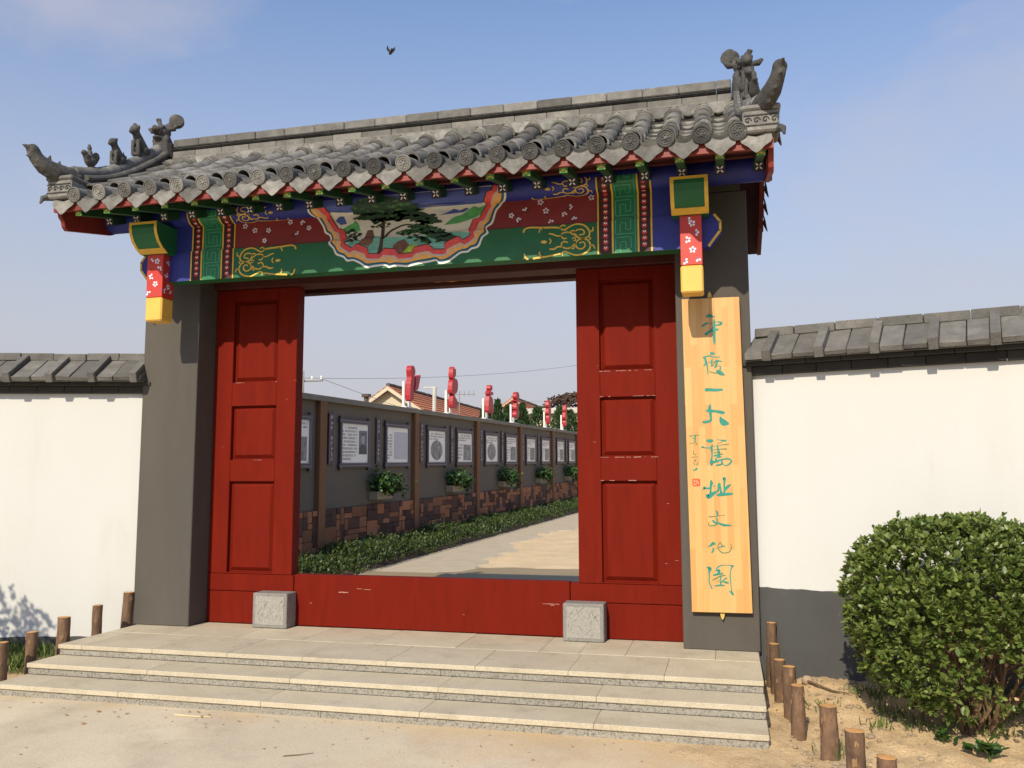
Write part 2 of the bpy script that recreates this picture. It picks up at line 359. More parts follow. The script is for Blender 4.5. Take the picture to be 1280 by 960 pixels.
M_HEDGE = mat('hedge_leaf', (0.03, 0.058, 0.012), 0.5, 0.3, 5, transl=0.2, tint=(0.075, 0.112, 0.024))
M_IVY = mat('ivy_leaf', (0.024, 0.066, 0.013), 0.4, 0.3, 12, transl=0.2, tint=(0.07, 0.15, 0.026))
M_CONIF = mat('conifer_leaf', (0.022, 0.055, 0.016), 0.7, 0.35, 4, transl=0.05, tint=(0.05, 0.10, 0.028))
M_CWALL = mat('courtyard_plaster', (0.13, 0.11, 0.085), 0.92, 0.07, 1.2, 0.2, 100, alt=(0.15, 0.135, 0.11), altscale=1.4, altlo=0.5, altamt=0.5, world=True)
M_CCAP = mat('courtyard_wall_cap', (0.20, 0.185, 0.155), 0.92, 0.12, 3, 0.2, 60, world=True)
M_PILA = mat('brown_pilaster', (0.185, 0.085, 0.035), 0.8, 0.14, 4, 0.3, 60, stretch=(1, 1, 0.3))
M_STN1 = mat('cladding_stone', (0.3, 0.125, 0.058), 0.9, 0.25, 12, 0.7, 30, rnd=0.35)
M_STN2 = mat('cladding_stone_dark', (0.085, 0.04, 0.03), 0.9, 0.25, 12, 0.7, 30, rnd=0.3)
M_GROUT = mat('cladding_joint', (0.06, 0.04, 0.032), 0.95, 0.15, 8, 0.3, 40)
M_PLINTH = mat('blue_grey_plinth', (0.16, 0.165, 0.175), 0.9, 0.1, 4)
M_PAPER = mat('printed_panel', (0.84, 0.83, 0.77), 0.5, 0.03, 3)
M_INK = mat('print_ink', (0.07, 0.07, 0.075), 0.6, 0.1, 6)
M_INKL = mat('print_ink_light', (0.20, 0.20, 0.20), 0.6, 0.1, 6)
M_PHOTO = mat('grey_photograph', (0.20, 0.20, 0.205), 0.5, 0.6, 9, alt=(0.50, 0.50, 0.50), altscale=7, altlo=0.55, altamt=0.8)
M_MAP = mat('pale_map_print', (0.52, 0.53, 0.57), 0.5, 0.08, 20, alt=(0.40, 0.41, 0.47), altscale=18, altlo=0.60, altamt=0.8)
M_SKIN = mat('grey_portrait', (0.36, 0.355, 0.35), 0.6, 0.15, 20)
M_FRAME = mat('dark_purple_frame', (0.065, 0.048, 0.055), 0.6, 0.2, 10)
M_FRAMEL = mat('lilac_frame_edge', (0.20, 0.18, 0.225), 0.6, 0.1, 10)
M_LEDGE = mat('plant_ledge', (0.30, 0.265, 0.19), 0.9, 0.12, 8, 0.3, 60)
M_POT = mat('terracotta_pot', (0.20, 0.075, 0.045), 0.8, 0.2, 10)
M_SIGNR = mat('red_character', (0.4, 0.018, 0.026), 0.45, 0.1, 6)
M_METAL = mat('white_enamel', (0.74, 0.73, 0.70), 0.5, 0.05, 8)
M_HWALL = mat('cream_house_wall', (0.56, 0.50, 0.38), 0.9, 0.06, 0.8)
M_HPINK = mat('salmon_house_wall', (0.56, 0.31, 0.205), 0.9, 0.08, 0.6)
M_RTILE = mat('orange_roof_tile', (0.47, 0.165, 0.075), 0.85, 0.2, 4, 0.3, 20, rnd=0.16)
M_RIDGE = mat('dark_roof_ridge', (0.10, 0.075, 0.06), 0.9, 0.2, 3)
M_TWIG = mat('brown_branches', (0.075, 0.045, 0.03), 0.9, 0.4, 4, rnd=0.2, tint=(0.24, 0.16, 0.10))
M_WIRE = mat('grey_wire', (0.25, 0.25, 0.26), 0.6, 0.05, 5)
M_CPOLE = mat('concrete_pole', (0.52, 0.50, 0.46), 0.9, 0.1, 3)
M_TEAL = mat('teal_calligraphy_paint', (0.012, 0.235, 0.175), 0.5, 0.18, 18)
M_TEALT = mat('thin_calligraphy_paint', (0.07, 0.19, 0.07), 0.55, 0.18, 18)
M_SEAL = mat('vermilion_seal', (0.72, 0.09, 0.035), 0.55, 0.15, 20)
M_BRASS = mat('brass_hook', (0.62, 0.43, 0.10), 0.4, 0.1, 8)
M_BIRD = mat('dark_feather', (0.03, 0.03, 0.035), 0.8, 0.2, 8)
M_STONE = mat('loose_stone', (0.36, 0.28, 0.19), 0.9, 0.2, 10, 0.5, 40, rnd=0.25)
def sign_wood():
    m = bpy.data.materials.new('laminated_pine'); m.use_nodes = True
    t = m.node_tree; n = t.nodes; l = t.links; b = n['Principled BSDF']; b.inputs['Roughness'].default_value = 0.42; b.inputs['Coat Weight'].default_value = 0.15
    tc = n.new('ShaderNodeTexCoord'); mp_ = n.new('ShaderNodeMapping'); mp_.inputs['Rotation'].default_value = (R(90), R(90), 0)
    sp = n.new('ShaderNodeSeparateXYZ'); l.new(tc.outputs['Object'], sp.inputs[0]); cb = n.new('ShaderNodeCombineXYZ')
    l.new(sp.outputs['Z'], cb.inputs[0]); l.new(sp.outputs['X'], cb.inputs[1])
    br = n.new('ShaderNodeTexBrick'); br.offset = 0.37; br.inputs['Scale'].default_value = 1.0; br.inputs['Brick Width'].default_value = 0.46; br.inputs['Row Height'].default_value = 0.0475
    br.inputs['Mortar Size'].default_value = 0.0006; br.inputs['Mortar Smooth'].default_value = 0.5
    br.inputs['Color1'].default_value = (0.0, 0, 0, 1); br.inputs['Color2'].default_value = (1, 1, 1, 1); br.inputs['Mortar'].default_value = (0.3, 0.3, 0.3, 1)
    l.new(cb.outputs[0], br.inputs['Vector'])
    cr_ = n.new('ShaderNodeValToRGB'); e = cr_.color_ramp.elements
    e[0].position = 0.0; e[0].color = (0.57, 0.300, 0.095, 1); e[1].position = 1.0; e[1].color = (0.66, 0.405, 0.155, 1)
    k = cr_.color_ramp.elements.new(0.45); k.color = (0.635, 0.365, 0.125, 1)
    l.new(br.outputs['Color'], cr_.inputs[0])
    ns = n.new('ShaderNodeTexNoise'); ns.inputs['Scale'].default_value = 4; ns.inputs['Detail'].default_value = 6; mm = n.new('ShaderNodeMapping'); mm.inputs['Scale'].default_value = (0.6, 14, 1)
    l.new(cb.outputs[0], mm.inputs['Vector']); l.new(mm.outputs[0], ns.inputs['Vector'])
    mx = n.new('ShaderNodeMixRGB'); mx.blend_type = 'MULTIPLY'; mx.inputs[0].default_value = 0.35
    mr = n.new('ShaderNodeMapRange'); mr.inputs['From Min'].default_value = 0.3; mr.inputs['From Max'].default_value = 0.7; mr.inputs['To Min'].default_value = 0.72; mr.inputs['To Max'].default_value = 1.1
    l.new(ns.outputs['Fac'], mr.inputs['Value']); l.new(cr_.outputs[0], mx.inputs[1]); l.new(mr.outputs[0], mx.inputs[2]); l.new(mx.outputs[0], b.inputs['Base Color'])
    return m
M_SIGN = sign_wood()
M_CHIP = mat('bare_paint_chip', (0.42, 0.24, 0.19), 0.8, 0.2, 30)
M_BREDP = mat('board_red_paint', (0.203, 0.0182, 0.0196), 0.55, 0.15, 6, 0.15, 50)
M_BARGE = mat('bargeboard_red', (0.20, 0.022, 0.014), 0.6, 0.2, 6)
M_EAVER = mat('eave_red_paint', (0.2, 0.022, 0.014), 0.55, 0.2, 8)
# traced outlines of the painted and written figures (metres)
BORDER=[[-0.843,0.637],[-0.844,0.609],[-0.852,0.558],[-0.825,0.503],[-0.788,0.455],[-0.745,0.391],[-0.726,0.339],[-0.684,0.31],[-0.674,0.275],[-0.684,0.238],[-0.643,0.192],[-0.615,0.14],[-0.552,0.114],[-0.515,0.078],[-0.462,0.079],[-0.399,0.05],[-0.345,0.013],[-0.275,0.017],[-0.24,0.019],[-0.179,0.02],[-0.144,0.001],[-0.092,0.01],[-0.014,0.001],[0.02,-0.001],[0.114,0.016],[0.208,0.025],[0.258,0.032],[0.292,0.006],[0.36,0.014],[0.41,0.044],[0.468,0.081],[0.526,0.085],[0.559,0.107],[0.617,0.124],[0.65,0.195],[0.696,0.232],[0.679,0.278],[0.728,0.315],[0.761,0.411],[0.794,0.449],[0.848,0.535],[0.861,0.625]]
P_mount=[[0.276,0.412],[0.344,0.431],[0.403,0.456],[0.454,0.439],[0.504,0.456],[0.533,0.447],[0.487,0.422],[0.403,0.418]]
P_hillR=[[0.319,0.329],[0.403,0.389],[0.471,0.401],[0.537,0.445],[0.571,0.467],[0.613,0.449],[0.671,0.467],[0.654,0.403],[0.571,0.368],[0.454,0.336],[0.353,0.329]]
P_hillL=[[-0.563,0.361],[-0.519,0.383],[-0.465,0.405],[-0.455,0.43],[-0.421,0.393],[-0.402,0.328],[-0.527,0.329]]
P_blueL=[[-0.63,0.433],[-0.61,0.459],[-0.584,0.469],[-0.555,0.465],[-0.526,0.401],[-0.582,0.395]]
P_water=[[-0.535,0.265],[-0.402,0.244],[-0.286,0.282],[-0.165,0.256],[0.069,0.252],[0.206,0.251],[0.37,0.268],[0.543,0.247],[0.559,0.185],[0.376,0.099],[0.037,0.047],[-0.119,0.066],[-0.365,0.106],[-0.472,0.172]]
P_trunk=[[-0.222,0.463],[-0.19,0.46],[-0.188,0.367],[-0.193,0.275],[-0.199,0.204],[-0.202,0.121],[-0.251,0.124],[-0.228,0.206],[-0.222,0.294],[-0.217,0.369]]
R_branch=[[-0.196,0.254],[-0.145,0.305],[-0.085,0.334],[-0.024,0.353],[0.037,0.352],[0.088,0.337]]
P_rock1=[[-0.42,0.22],[-0.385,0.259],[-0.365,0.279],[-0.34,0.332],[-0.295,0.333],[-0.281,0.281],[-0.287,0.227],[-0.322,0.196]]
P_rock2=[[-0.112,0.182],[-0.077,0.213],[-0.013,0.233],[0.031,0.18],[0.01,0.124],[-0.05,0.111],[-0.111,0.157]]
P_bushY=[[-0.041,0.098],[-0.007,0.141],[0.035,0.176],[0.087,0.176],[0.07,0.202],[0.113,0.166],[0.088,0.118],[0.036,0.08],[-0.033,0.102]]
C1=[[-0.461,0.543],[-0.44,0.586],[-0.373,0.621],[-0.285,0.63],[-0.163,0.633],[-0.035,0.606],[0.07,0.565],[0.069,0.561],[0.139,0.476],[0.079,0.469],[-0.06,0.475],[-0.112,0.429],[-0.236,0.472],[-0.377,0.462],[-0.465,0.489]]
C2=[[-0.466,0.447],[-0.377,0.466],[-0.236,0.472],[-0.113,0.463],[-0.06,0.48],[0.044,0.471],[0.139,0.451],[0.225,0.411],[0.311,0.351],[0.225,0.349],[0.114,0.374],[0.01,0.403],[-0.059,0.391],[-0.147,0.406],[-0.235,0.404],[-0.377,0.424]]
C3=[[-0.093,0.285],[-0.041,0.31],[0.046,0.316],[0.028,0.351],[0.131,0.356],[0.226,0.324],[0.311,0.285],[0.375,0.247],[0.451,0.221],[0.376,0.189],[0.291,0.191],[0.223,0.225],[0.115,0.286],[-0.006,0.312]]
C4=[[-0.076,0.3],[0.011,0.306],[0.12,0.257],[0.223,0.2],[0.206,0.181],[0.121,0.199],[0.0,0.249]]
C5=[[-0.323,0.377],[-0.288,0.408],[-0.217,0.403],[-0.146,0.373],[-0.172,0.341],[-0.251,0.338],[-0.287,0.349]]
C6=[[-0.536,0.325],[-0.482,0.347],[-0.411,0.333],[-0.383,0.301],[-0.463,0.277],[-0.402,0.235],[-0.482,0.224],[-0.545,0.254]]
SCROLL=[[[0.982,0.22,0.0169],[0.997,0.243,0.0124],[1.045,0.25,0.0136],[1.129,0.242,0.0147],[1.224,0.237,0.0147],[1.278,0.229,0.0124]],[[1.108,0.21,0.0124],[1.114,0.228,0.009],[1.141,0.238,0.0079]],[[1.313,0.24,0.0079],[1.302,0.25,0.0102],[1.281,0.243,0.0113],[1.284,0.219,0.0113],[1.313,0.213,0.0124],[1.349,0.235,0.0113],[1.39,0.25,0.0113],[1.437,0.247,0.0124],[1.477,0.225,0.0136],[1.503,0.182,0.0136],[1.494,0.147,0.0124],[1.459,0.133,0.0124],[1.418,0.141,0.0124],[1.395,0.166,0.0124],[1.395,0.196,0.0102],[1.425,0.208,0.0113],[1.457,0.197,0.0113],[1.459,0.17,0.0113],[1.424,0.163,0.0102]],[[1.506,0.188,0.009],[1.529,0.192,0.0113],[1.53,0.218,0.0079]],[[1.188,0.19,0.0102],[1.212,0.185,0.0113],[1.248,0.169,0.0113],[1.283,0.168,0.0102],[1.286,0.183,0.0102],[1.319,0.192,0.0113],[1.354,0.187,0.0102],[1.389,0.16,0.009]],[[1.283,0.174,0.0102],[1.295,0.146,0.0113],[1.321,0.144,0.0102]],[[1.354,0.193,0.0079],[1.375,0.203,0.0102],[1.395,0.187,0.0079],[1.377,0.176,0.0079]],[[1.19,0.067,0.0102],[1.223,0.065,0.0136],[1.253,0.081,0.0113],[1.288,0.078,0.0102],[1.318,0.064,0.0113],[1.359,0.071,0.0124],[1.394,0.101,0.0113]],[[1.288,0.078,0.0102],[1.282,0.102,0.0102],[1.3,0.119,0.0113],[1.33,0.112,0.0102]],[[1.359,0.073,0.0079],[1.373,0.058,0.0102],[1.391,0.077,0.0079]],[[0.987,0.039,0.0124],[0.996,0.014,0.0136],[1.02,-0.001,0.0147],[1.098,0.005,0.0147],[1.175,0.011,0.0124],[1.246,0.022,0.0124],[1.282,0.028,0.0124],[1.306,0.041,0.0113],[1.341,0.027,0.0113],[1.393,0.007,0.0124],[1.452,0.014,0.0136],[1.496,0.041,0.0136],[1.508,0.081,0.0136],[1.488,0.118,0.0113],[1.453,0.131,0.0102]],[[1.11,0.049,0.0102],[1.107,0.031,0.0102],[1.122,0.012,0.0079]],[[1.276,0.032,0.0068],[1.293,0.01,0.0079]],[[1.508,0.075,0.0079],[1.531,0.074,0.0102],[1.542,0.049,0.0079]],[[1.447,0.131,0.0102],[1.412,0.123,0.0113],[1.394,0.095,0.0113],[1.406,0.064,0.0113],[1.44,0.053,0.0113],[1.467,0.075,0.0113],[1.456,0.105,0.0102],[1.426,0.101,0.0102]],[[1.368,0.138,0.0068],[1.389,0.146,0.0079],[1.394,0.124,0.0068],[1.377,0.124,0.0068]],[[1.482,0.133,0.0056],[1.5,0.142,0.0079],[1.511,0.129,0.0068],[1.494,0.12,0.0068]],[[1.128,0.128,0.0169],[1.146,0.127,0.026],[1.161,0.126,0.0169]],[[1.188,0.152,0.0068],[1.2,0.132,0.0113],[1.188,0.11,0.0068]]]
GLYPHS=[[[[2.365,2.524,0.0224],[2.382,2.526,0.0256],[2.404,2.519,0.0144],[2.421,2.516,0.008]],[[2.324,2.446,0.0128],[2.34,2.458,0.016],[2.36,2.47,0.0128]],[[2.36,2.467,0.0045],[2.381,2.465,0.0038],[2.406,2.47,0.0045]],[[2.415,2.491,0.0144],[2.414,2.455,0.0192],[2.413,2.416,0.0198],[2.411,2.358,0.0192],[2.411,2.325,0.0185],[2.414,2.304,0.008]],[[2.428,2.474,0.0038],[2.447,2.476,0.0096],[2.465,2.466,0.0192],[2.462,2.456,0.016],[2.443,2.452,0.0128],[2.418,2.445,0.0096],[2.382,2.414,0.007],[2.366,2.399,0.0064]],[[2.349,2.383,0.0192],[2.366,2.395,0.0192],[2.385,2.404,0.016],[2.407,2.41,0.016],[2.439,2.417,0.0176]]],[[[2.382,2.234,0.016],[2.393,2.232,0.024],[2.406,2.23,0.016]],[[2.327,2.201,0.0128],[2.346,2.21,0.0096],[2.374,2.214,0.0115],[2.389,2.208,0.0077],[2.411,2.203,0.007],[2.448,2.201,0.0077]],[[2.335,2.207,0.0128],[2.342,2.182,0.0176],[2.346,2.16,0.0176],[2.352,2.14,0.0115],[2.356,2.108,0.0096],[2.356,2.074,0.007]],[[2.345,2.16,0.0128],[2.333,2.144,0.0109],[2.328,2.136,0.0064]],[[2.359,2.163,0.0038],[2.382,2.167,0.0058],[2.407,2.166,0.0051],[2.432,2.173,0.0128],[2.463,2.167,0.007]],[[2.392,2.19,0.0058],[2.387,2.171,0.0115],[2.387,2.133,0.0096]],[[2.387,2.133,0.007],[2.4,2.148,0.0045],[2.42,2.177,0.0051]],[[2.429,2.179,0.0128],[2.425,2.157,0.0153],[2.414,2.128,0.0141],[2.409,2.121,0.0077]],[[2.425,2.133,0.0038],[2.447,2.134,0.0051],[2.45,2.121,0.0109],[2.447,2.098,0.0109]],[[2.427,2.096,0.0192],[2.445,2.082,0.032],[2.463,2.072,0.0256],[2.476,2.065,0.0128]],[[2.372,2.093,0.0051],[2.392,2.083,0.0064],[2.426,2.08,0.007]]],[[[2.342,1.952,0.0268],[2.358,1.954,0.0246],[2.408,1.949,0.0224],[2.456,1.951,0.0179]]],[[[2.367,1.835,0.0134],[2.362,1.808,0.0246],[2.367,1.777,0.0201],[2.371,1.723,0.0161]],[[2.334,1.793,0.0063],[2.356,1.791,0.0246],[2.404,1.787,0.0188],[2.451,1.777,0.0268],[2.467,1.775,0.0179]],[[2.372,1.719,0.0143],[2.345,1.708,0.0215],[2.313,1.706,0.0179]],[[2.441,1.74,0.0134],[2.449,1.717,0.0358],[2.466,1.699,0.0492],[2.492,1.692,0.0224]]],[[[2.338,1.565,0.016],[2.357,1.562,0.0288],[2.375,1.563,0.0192]],[[2.292,1.512,0.0064],[2.306,1.516,0.0128],[2.315,1.51,0.0083],[2.358,1.509,0.0077]],[[2.376,1.53,0.0115],[2.368,1.512,0.0192],[2.37,1.487,0.0147],[2.371,1.452,0.0096],[2.367,1.424,0.0128],[2.365,1.402,0.0256],[2.366,1.38,0.016]],[[2.409,1.572,0.0038],[2.437,1.567,0.0058],[2.458,1.563,0.016],[2.477,1.562,0.0096]],[[2.446,1.554,0.0032],[2.409,1.537,0.0038]],[[2.386,1.519,0.0032],[2.427,1.528,0.0038],[2.47,1.533,0.007],[2.497,1.536,0.0051]],[[2.413,1.525,0.0096],[2.417,1.496,0.0153],[2.422,1.465,0.0192],[2.42,1.44,0.0192]],[[2.377,1.492,0.0038],[2.426,1.499,0.0051],[2.466,1.5,0.0083],[2.481,1.5,0.0058]],[[2.385,1.471,0.0058],[2.431,1.477,0.007]],[[2.388,1.449,0.0128],[2.416,1.457,0.0096],[2.451,1.463,0.0064]],[[2.409,1.44,0.0128],[2.44,1.441,0.0064]],[[2.365,1.396,0.0256],[2.383,1.402,0.016],[2.405,1.408,0.016],[2.43,1.417,0.0115],[2.467,1.425,0.0109],[2.494,1.425,0.0115],[2.512,1.411,0.0115],[2.502,1.392,0.0128],[2.481,1.378,0.0109],[2.465,1.375,0.0058],[2.45,1.386,0.0058],[2.442,1.408,0.0096]],[[2.399,1.43,0.0096],[2.399,1.411,0.016],[2.411,1.399,0.0064]],[[2.401,1.378,0.0115],[2.423,1.381,0.0128],[2.441,1.389,0.0128],[2.439,1.411,0.0109]]],[[[2.358,1.263,0.0105],[2.361,1.244,0.0237],[2.355,1.218,0.0171],[2.353,1.19,0.0145],[2.351,1.167,0.0158]],[[2.3,1.192,0.0053],[2.308,1.208,0.0211],[2.319,1.204,0.0132],[2.347,1.205,0.0132]],[[2.373,1.216,0.0026],[2.386,1.222,0.0095]],[[2.328,1.148,0.0264],[2.338,1.138,0.0264],[2.356,1.156,0.0343],[2.384,1.172,0.0185],[2.408,1.187,0.0132],[2.416,1.218,0.0237],[2.418,1.236,0.0211]],[[2.429,1.218,0.0042],[2.428,1.187,0.0132],[2.432,1.167,0.0211]],[[2.402,1.154,0.0158],[2.422,1.156,0.0237],[2.452,1.159,0.0211],[2.485,1.162,0.0211],[2.512,1.164,0.0132]],[[2.448,1.277,0.0105],[2.457,1.277,0.0237],[2.456,1.254,0.0158],[2.454,1.223,0.0132],[2.456,1.192,0.0158],[2.451,1.169,0.0132]],[[2.499,1.23,0.0105],[2.484,1.221,0.0185],[2.466,1.203,0.0185],[2.453,1.182,0.0158]]],[[[2.393,1.032,0.0134],[2.398,1.017,0.0143],[2.399,0.998,0.0089]],[[2.336,0.991,0.0072],[2.364,0.992,0.0072],[2.399,0.998,0.0054],[2.454,1.001,0.0036]],[[2.39,0.984,0.0081],[2.397,0.965,0.0098],[2.395,0.952,0.0072]],[[2.364,0.963,0.0116],[2.376,0.95,0.0152],[2.406,0.943,0.0134],[2.44,0.931,0.0179],[2.486,0.928,0.0116],[2.499,0.928,0.0045]],[[2.397,0.943,0.0089],[2.384,0.93,0.0089],[2.337,0.925,0.0072],[2.333,0.943,0.0072]]],[[[2.326,0.769,0.0072],[2.346,0.78,0.0161],[2.361,0.794,0.0224],[2.374,0.789,0.0134]],[[2.36,0.755,0.0116],[2.363,0.746,0.0116],[2.351,0.726,0.0107]],[[2.381,0.753,0.0027],[2.397,0.762,0.0036],[2.431,0.773,0.0107],[2.446,0.775,0.0072]],[[2.413,0.803,0.0063],[2.429,0.777,0.0063]],[[2.413,0.803,0.0054],[2.399,0.783,0.0054],[2.397,0.76,0.0054],[2.411,0.736,0.0081],[2.438,0.724,0.0072],[2.476,0.733,0.0072],[2.494,0.763,0.0063],[2.489,0.793,0.0036]]],[[[2.314,0.616,0.0105],[2.332,0.605,0.0281],[2.326,0.578,0.012],[2.326,0.541,0.0091],[2.325,0.507,0.0084],[2.343,0.462,0.0098]],[[2.377,0.599,0.0028],[2.389,0.616,0.0098],[2.408,0.629,0.0077],[2.442,0.635,0.0056],[2.478,0.634,0.0056],[2.501,0.629,0.0141]],[[2.494,0.625,0.0105],[2.483,0.595,0.0056],[2.479,0.551,0.0084],[2.481,0.501,0.0063],[2.486,0.454,0.0063],[2.486,0.438,0.0176],[2.495,0.421,0.0141]],[[2.469,0.446,0.0049],[2.489,0.431,0.0141]],[[2.375,0.593,0.007],[2.4,0.595,0.0176],[2.393,0.573,0.0176]],[[2.359,0.56,0.012],[2.386,0.566,0.0141],[2.423,0.573,0.012]],[[2.352,0.523,0.0077],[2.382,0.539,0.0091],[2.406,0.553,0.007],[2.443,0.56,0.007]],[[2.375,0.508,0.0042],[2.395,0.522,0.0042]],[[2.413,0.556,0.0091],[2.405,0.523,0.0091],[2.408,0.492,0.0105]],[[2.452,0.541,0.0105],[2.432,0.527,0.0091],[2.411,0.506,0.007]],[[2.428,0.513,0.0084],[2.448,0.509,0.0155],[2.463,0.506,0.0105]],[[2.364,0.481,0.007],[2.401,0.486,0.012],[2.434,0.486,0.0077]]],[[[2.208,1.599,0.0082],[2.241,1.606,0.0051],[2.28,1.605,0.0051]],[[2.251,1.606,0.0112],[2.247,1.56,0.0112]],[[2.225,1.586,0.0041],[2.24,1.586,0.0061]],[[2.207,1.543,0.0031],[2.254,1.55,0.0041],[2.264,1.54,0.0041],[2.246,1.532,0.0041]],[[2.233,1.484,0.0061],[2.237,1.461,0.0051],[2.252,1.461,0.0041]],[[2.219,1.439,0.0026],[2.266,1.443,0.0031]],[[2.236,1.418,0.0031],[2.251,1.418,0.0031],[2.236,1.403,0.0031]],[[2.235,1.398,0.0051],[2.24,1.378,0.0051]],[[2.263,1.403,0.0031],[2.262,1.378,0.0031]],[[2.253,1.388,0.0031],[2.255,1.378,0.0031]],[[2.229,1.342,0.0082],[2.246,1.342,0.0102],[2.257,1.357,0.0072],[2.242,1.352,0.0051]]]]
# ------------------------------------------------------------------ ground
GZ = -0.24                                             # level of the concrete apron (platform top = 0)
def nz2(x, y, s=1.0):
    return (math.sin(x * 3.1 * s + 1.3) * math.cos(y * 2.7 * s - 0.4) + 0.6 * math.sin(x * 7.3 * s - y * 5.1 * s) + 0.4 * math.cos(y * 11.7 * s + x * 9.1 * s)) / 2
g = MB(); g.add([(-900, -900, -0.30), (900, -900, -0.30), (900, 900, -0.30), (-900, 900, -0.30)], [(0, 1, 2, 3)])
tag(g.build('ground', M_EARTH), kind='structure')
def sheet(name, m, xs, ys, zf, mask=None):
    b = MB(); nx, ny = len(xs), len(ys)
    vs = [(x, y, zf(x, y)) for y in ys for x in xs]
    fs = [(j * nx + i, j * nx + i + 1, (j + 1) * nx + i + 1, (j + 1) * nx + i) for j in range(ny - 1) for i in range(nx - 1)]
    b.add(vs, fs); o = b.build(name, m, smooth=True); tag(o, kind='structure'); return o
sheet('pavement', M_CONC, np.linspace(-16, 2.664, 40), np.linspace(-30, 1.2, 40), lambda x, y: GZ)
def soil_r(x, y):
    up = min(1, max(0, (y + 1.9) / 1.7)) * min(1, max(0, (x - 2.86) / .35 + max(0, (y + .35) * 1.5))); edge = min(1, max(0, (y + 5.6) / 0.6)) * (1.0 if y > -1.54 else min(1, max(0.12, (x - 2.60) / 0.4)))
    return GZ - 0.012 + edge * (0.014 + 0.10 * up * up * (3 - 2 * up)) + edge * (0.022 * nz2(x, y, 1.7) + 0.012 * nz2(x + 4, y, 5.2) + 0.006 * nz2(y, x, 13))
sheet('soil_bed', M_SOIL, np.linspace(2.660, 9.0, 190), np.linspace(-6.0, 1.2, 190), soil_r)
def drift(x, y):                                       # sand washed off the bed over the edge of the concrete
    e = (x - 2.30 - .22 * math.sin(y * 1.7 + .5) - .10 * math.sin(y * 4.9) + .10 * nz2(x, y, 2.3)) * .05
    return GZ - .004 + max(-.004, min(.012, e)) + .003 * nz2(x, y, 6.0)
sheet('sand_drift', M_SOIL, np.linspace(1.4, 2.74, 60), np.linspace(-5.9, -1.546, 130), drift)
def soil_l(x, y):
    return GZ + 0.006 + 0.02 * nz2(x, y, 2.0) + 0.008 * nz2(x, y, 7) - max(0, (-1.2 - y)) * 0.05
sheet('soil_bed', M_SOIL, np.linspace(-9.0, -2.685, 90), np.linspace(-1.55, 1.2, 60), soil_l)

sheet('soil_bed', M_SOIL, np.linspace(-9.0, -3.5, 50), np.linspace(-4.2, -1.5505, 40), lambda x, y: GZ + .008 + .015 * nz2(x, y, 2.0))
# ------------------------------------------------------------------ stone steps
steps = empty('stone_steps', (0, -0.6, GZ), 'three shallow pale granite steps running the full width before the gate', 'steps')
def under(o, p):
    o.parent = p; o.matrix_parent_inverse = Matrix.Translation(p.location).inverted(); return o
XS0, XS1, YP, HS, DS, TN = -2.645, 2.668, -0.9215, 0.08, 0.3083, 0.033
def slabs(joints, y0, y1, z1, name='tread_slab', m=M_GRAN, z0=None, gap=0.0016, bev=0.0035):
    for a, b in zip(joints[:-1], joints[1:]):
        s = MB(); dz = rng.uniform(-0.0012, 0.0012)
        s.box((a + gap / 2, y0, (z0 if z0 is not None else z1 - TN)), (b - gap / 2, y1, z1 + dz))
        under(s.build(name, m, bevel=bev), steps)
JP = [XS0, -2.43, -1.80, -1.16, -0.55, 0.10, 0.755, 1.405, 2.041, XS1]
slabs(JP, YP, -0.345, 0.0)
slabs([XS0, -2.1, -1.45, -0.86, -0.23, 0.43, 1.08, 1.38, 1.72, 2.36, XS1], -0.341, 0.262, 0.0)
slabs([XS0, -1.3, 0, 1.3, XS1], 0.45, 1.3, 0.0)
slabs([XS0, -1.611, -0.48, 0.593, 1.64, XS1], YP - DS, YP + 0.012, -HS)
slabs([XS0, -1.604, -0.52, 0.576, 1.668, XS1], YP - 2 * DS, YP - DS + 0.012, -2 * HS)
for k in range(3):
    yr = YP - k * DS + 0.016
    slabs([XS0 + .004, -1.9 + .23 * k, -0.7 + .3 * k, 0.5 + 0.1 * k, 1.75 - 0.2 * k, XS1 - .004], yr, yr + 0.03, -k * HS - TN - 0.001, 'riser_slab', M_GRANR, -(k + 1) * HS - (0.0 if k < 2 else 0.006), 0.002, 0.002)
core = MB()
for k in range(3):
    core.box((XS0 + 0.012, YP - k * DS + 0.05, GZ - 0.05), (XS1 - 0.012, 1.28 - 0.01 * k, -k * HS - TN - 0.002))
under(core.build('step_core', M_GRANR), steps)
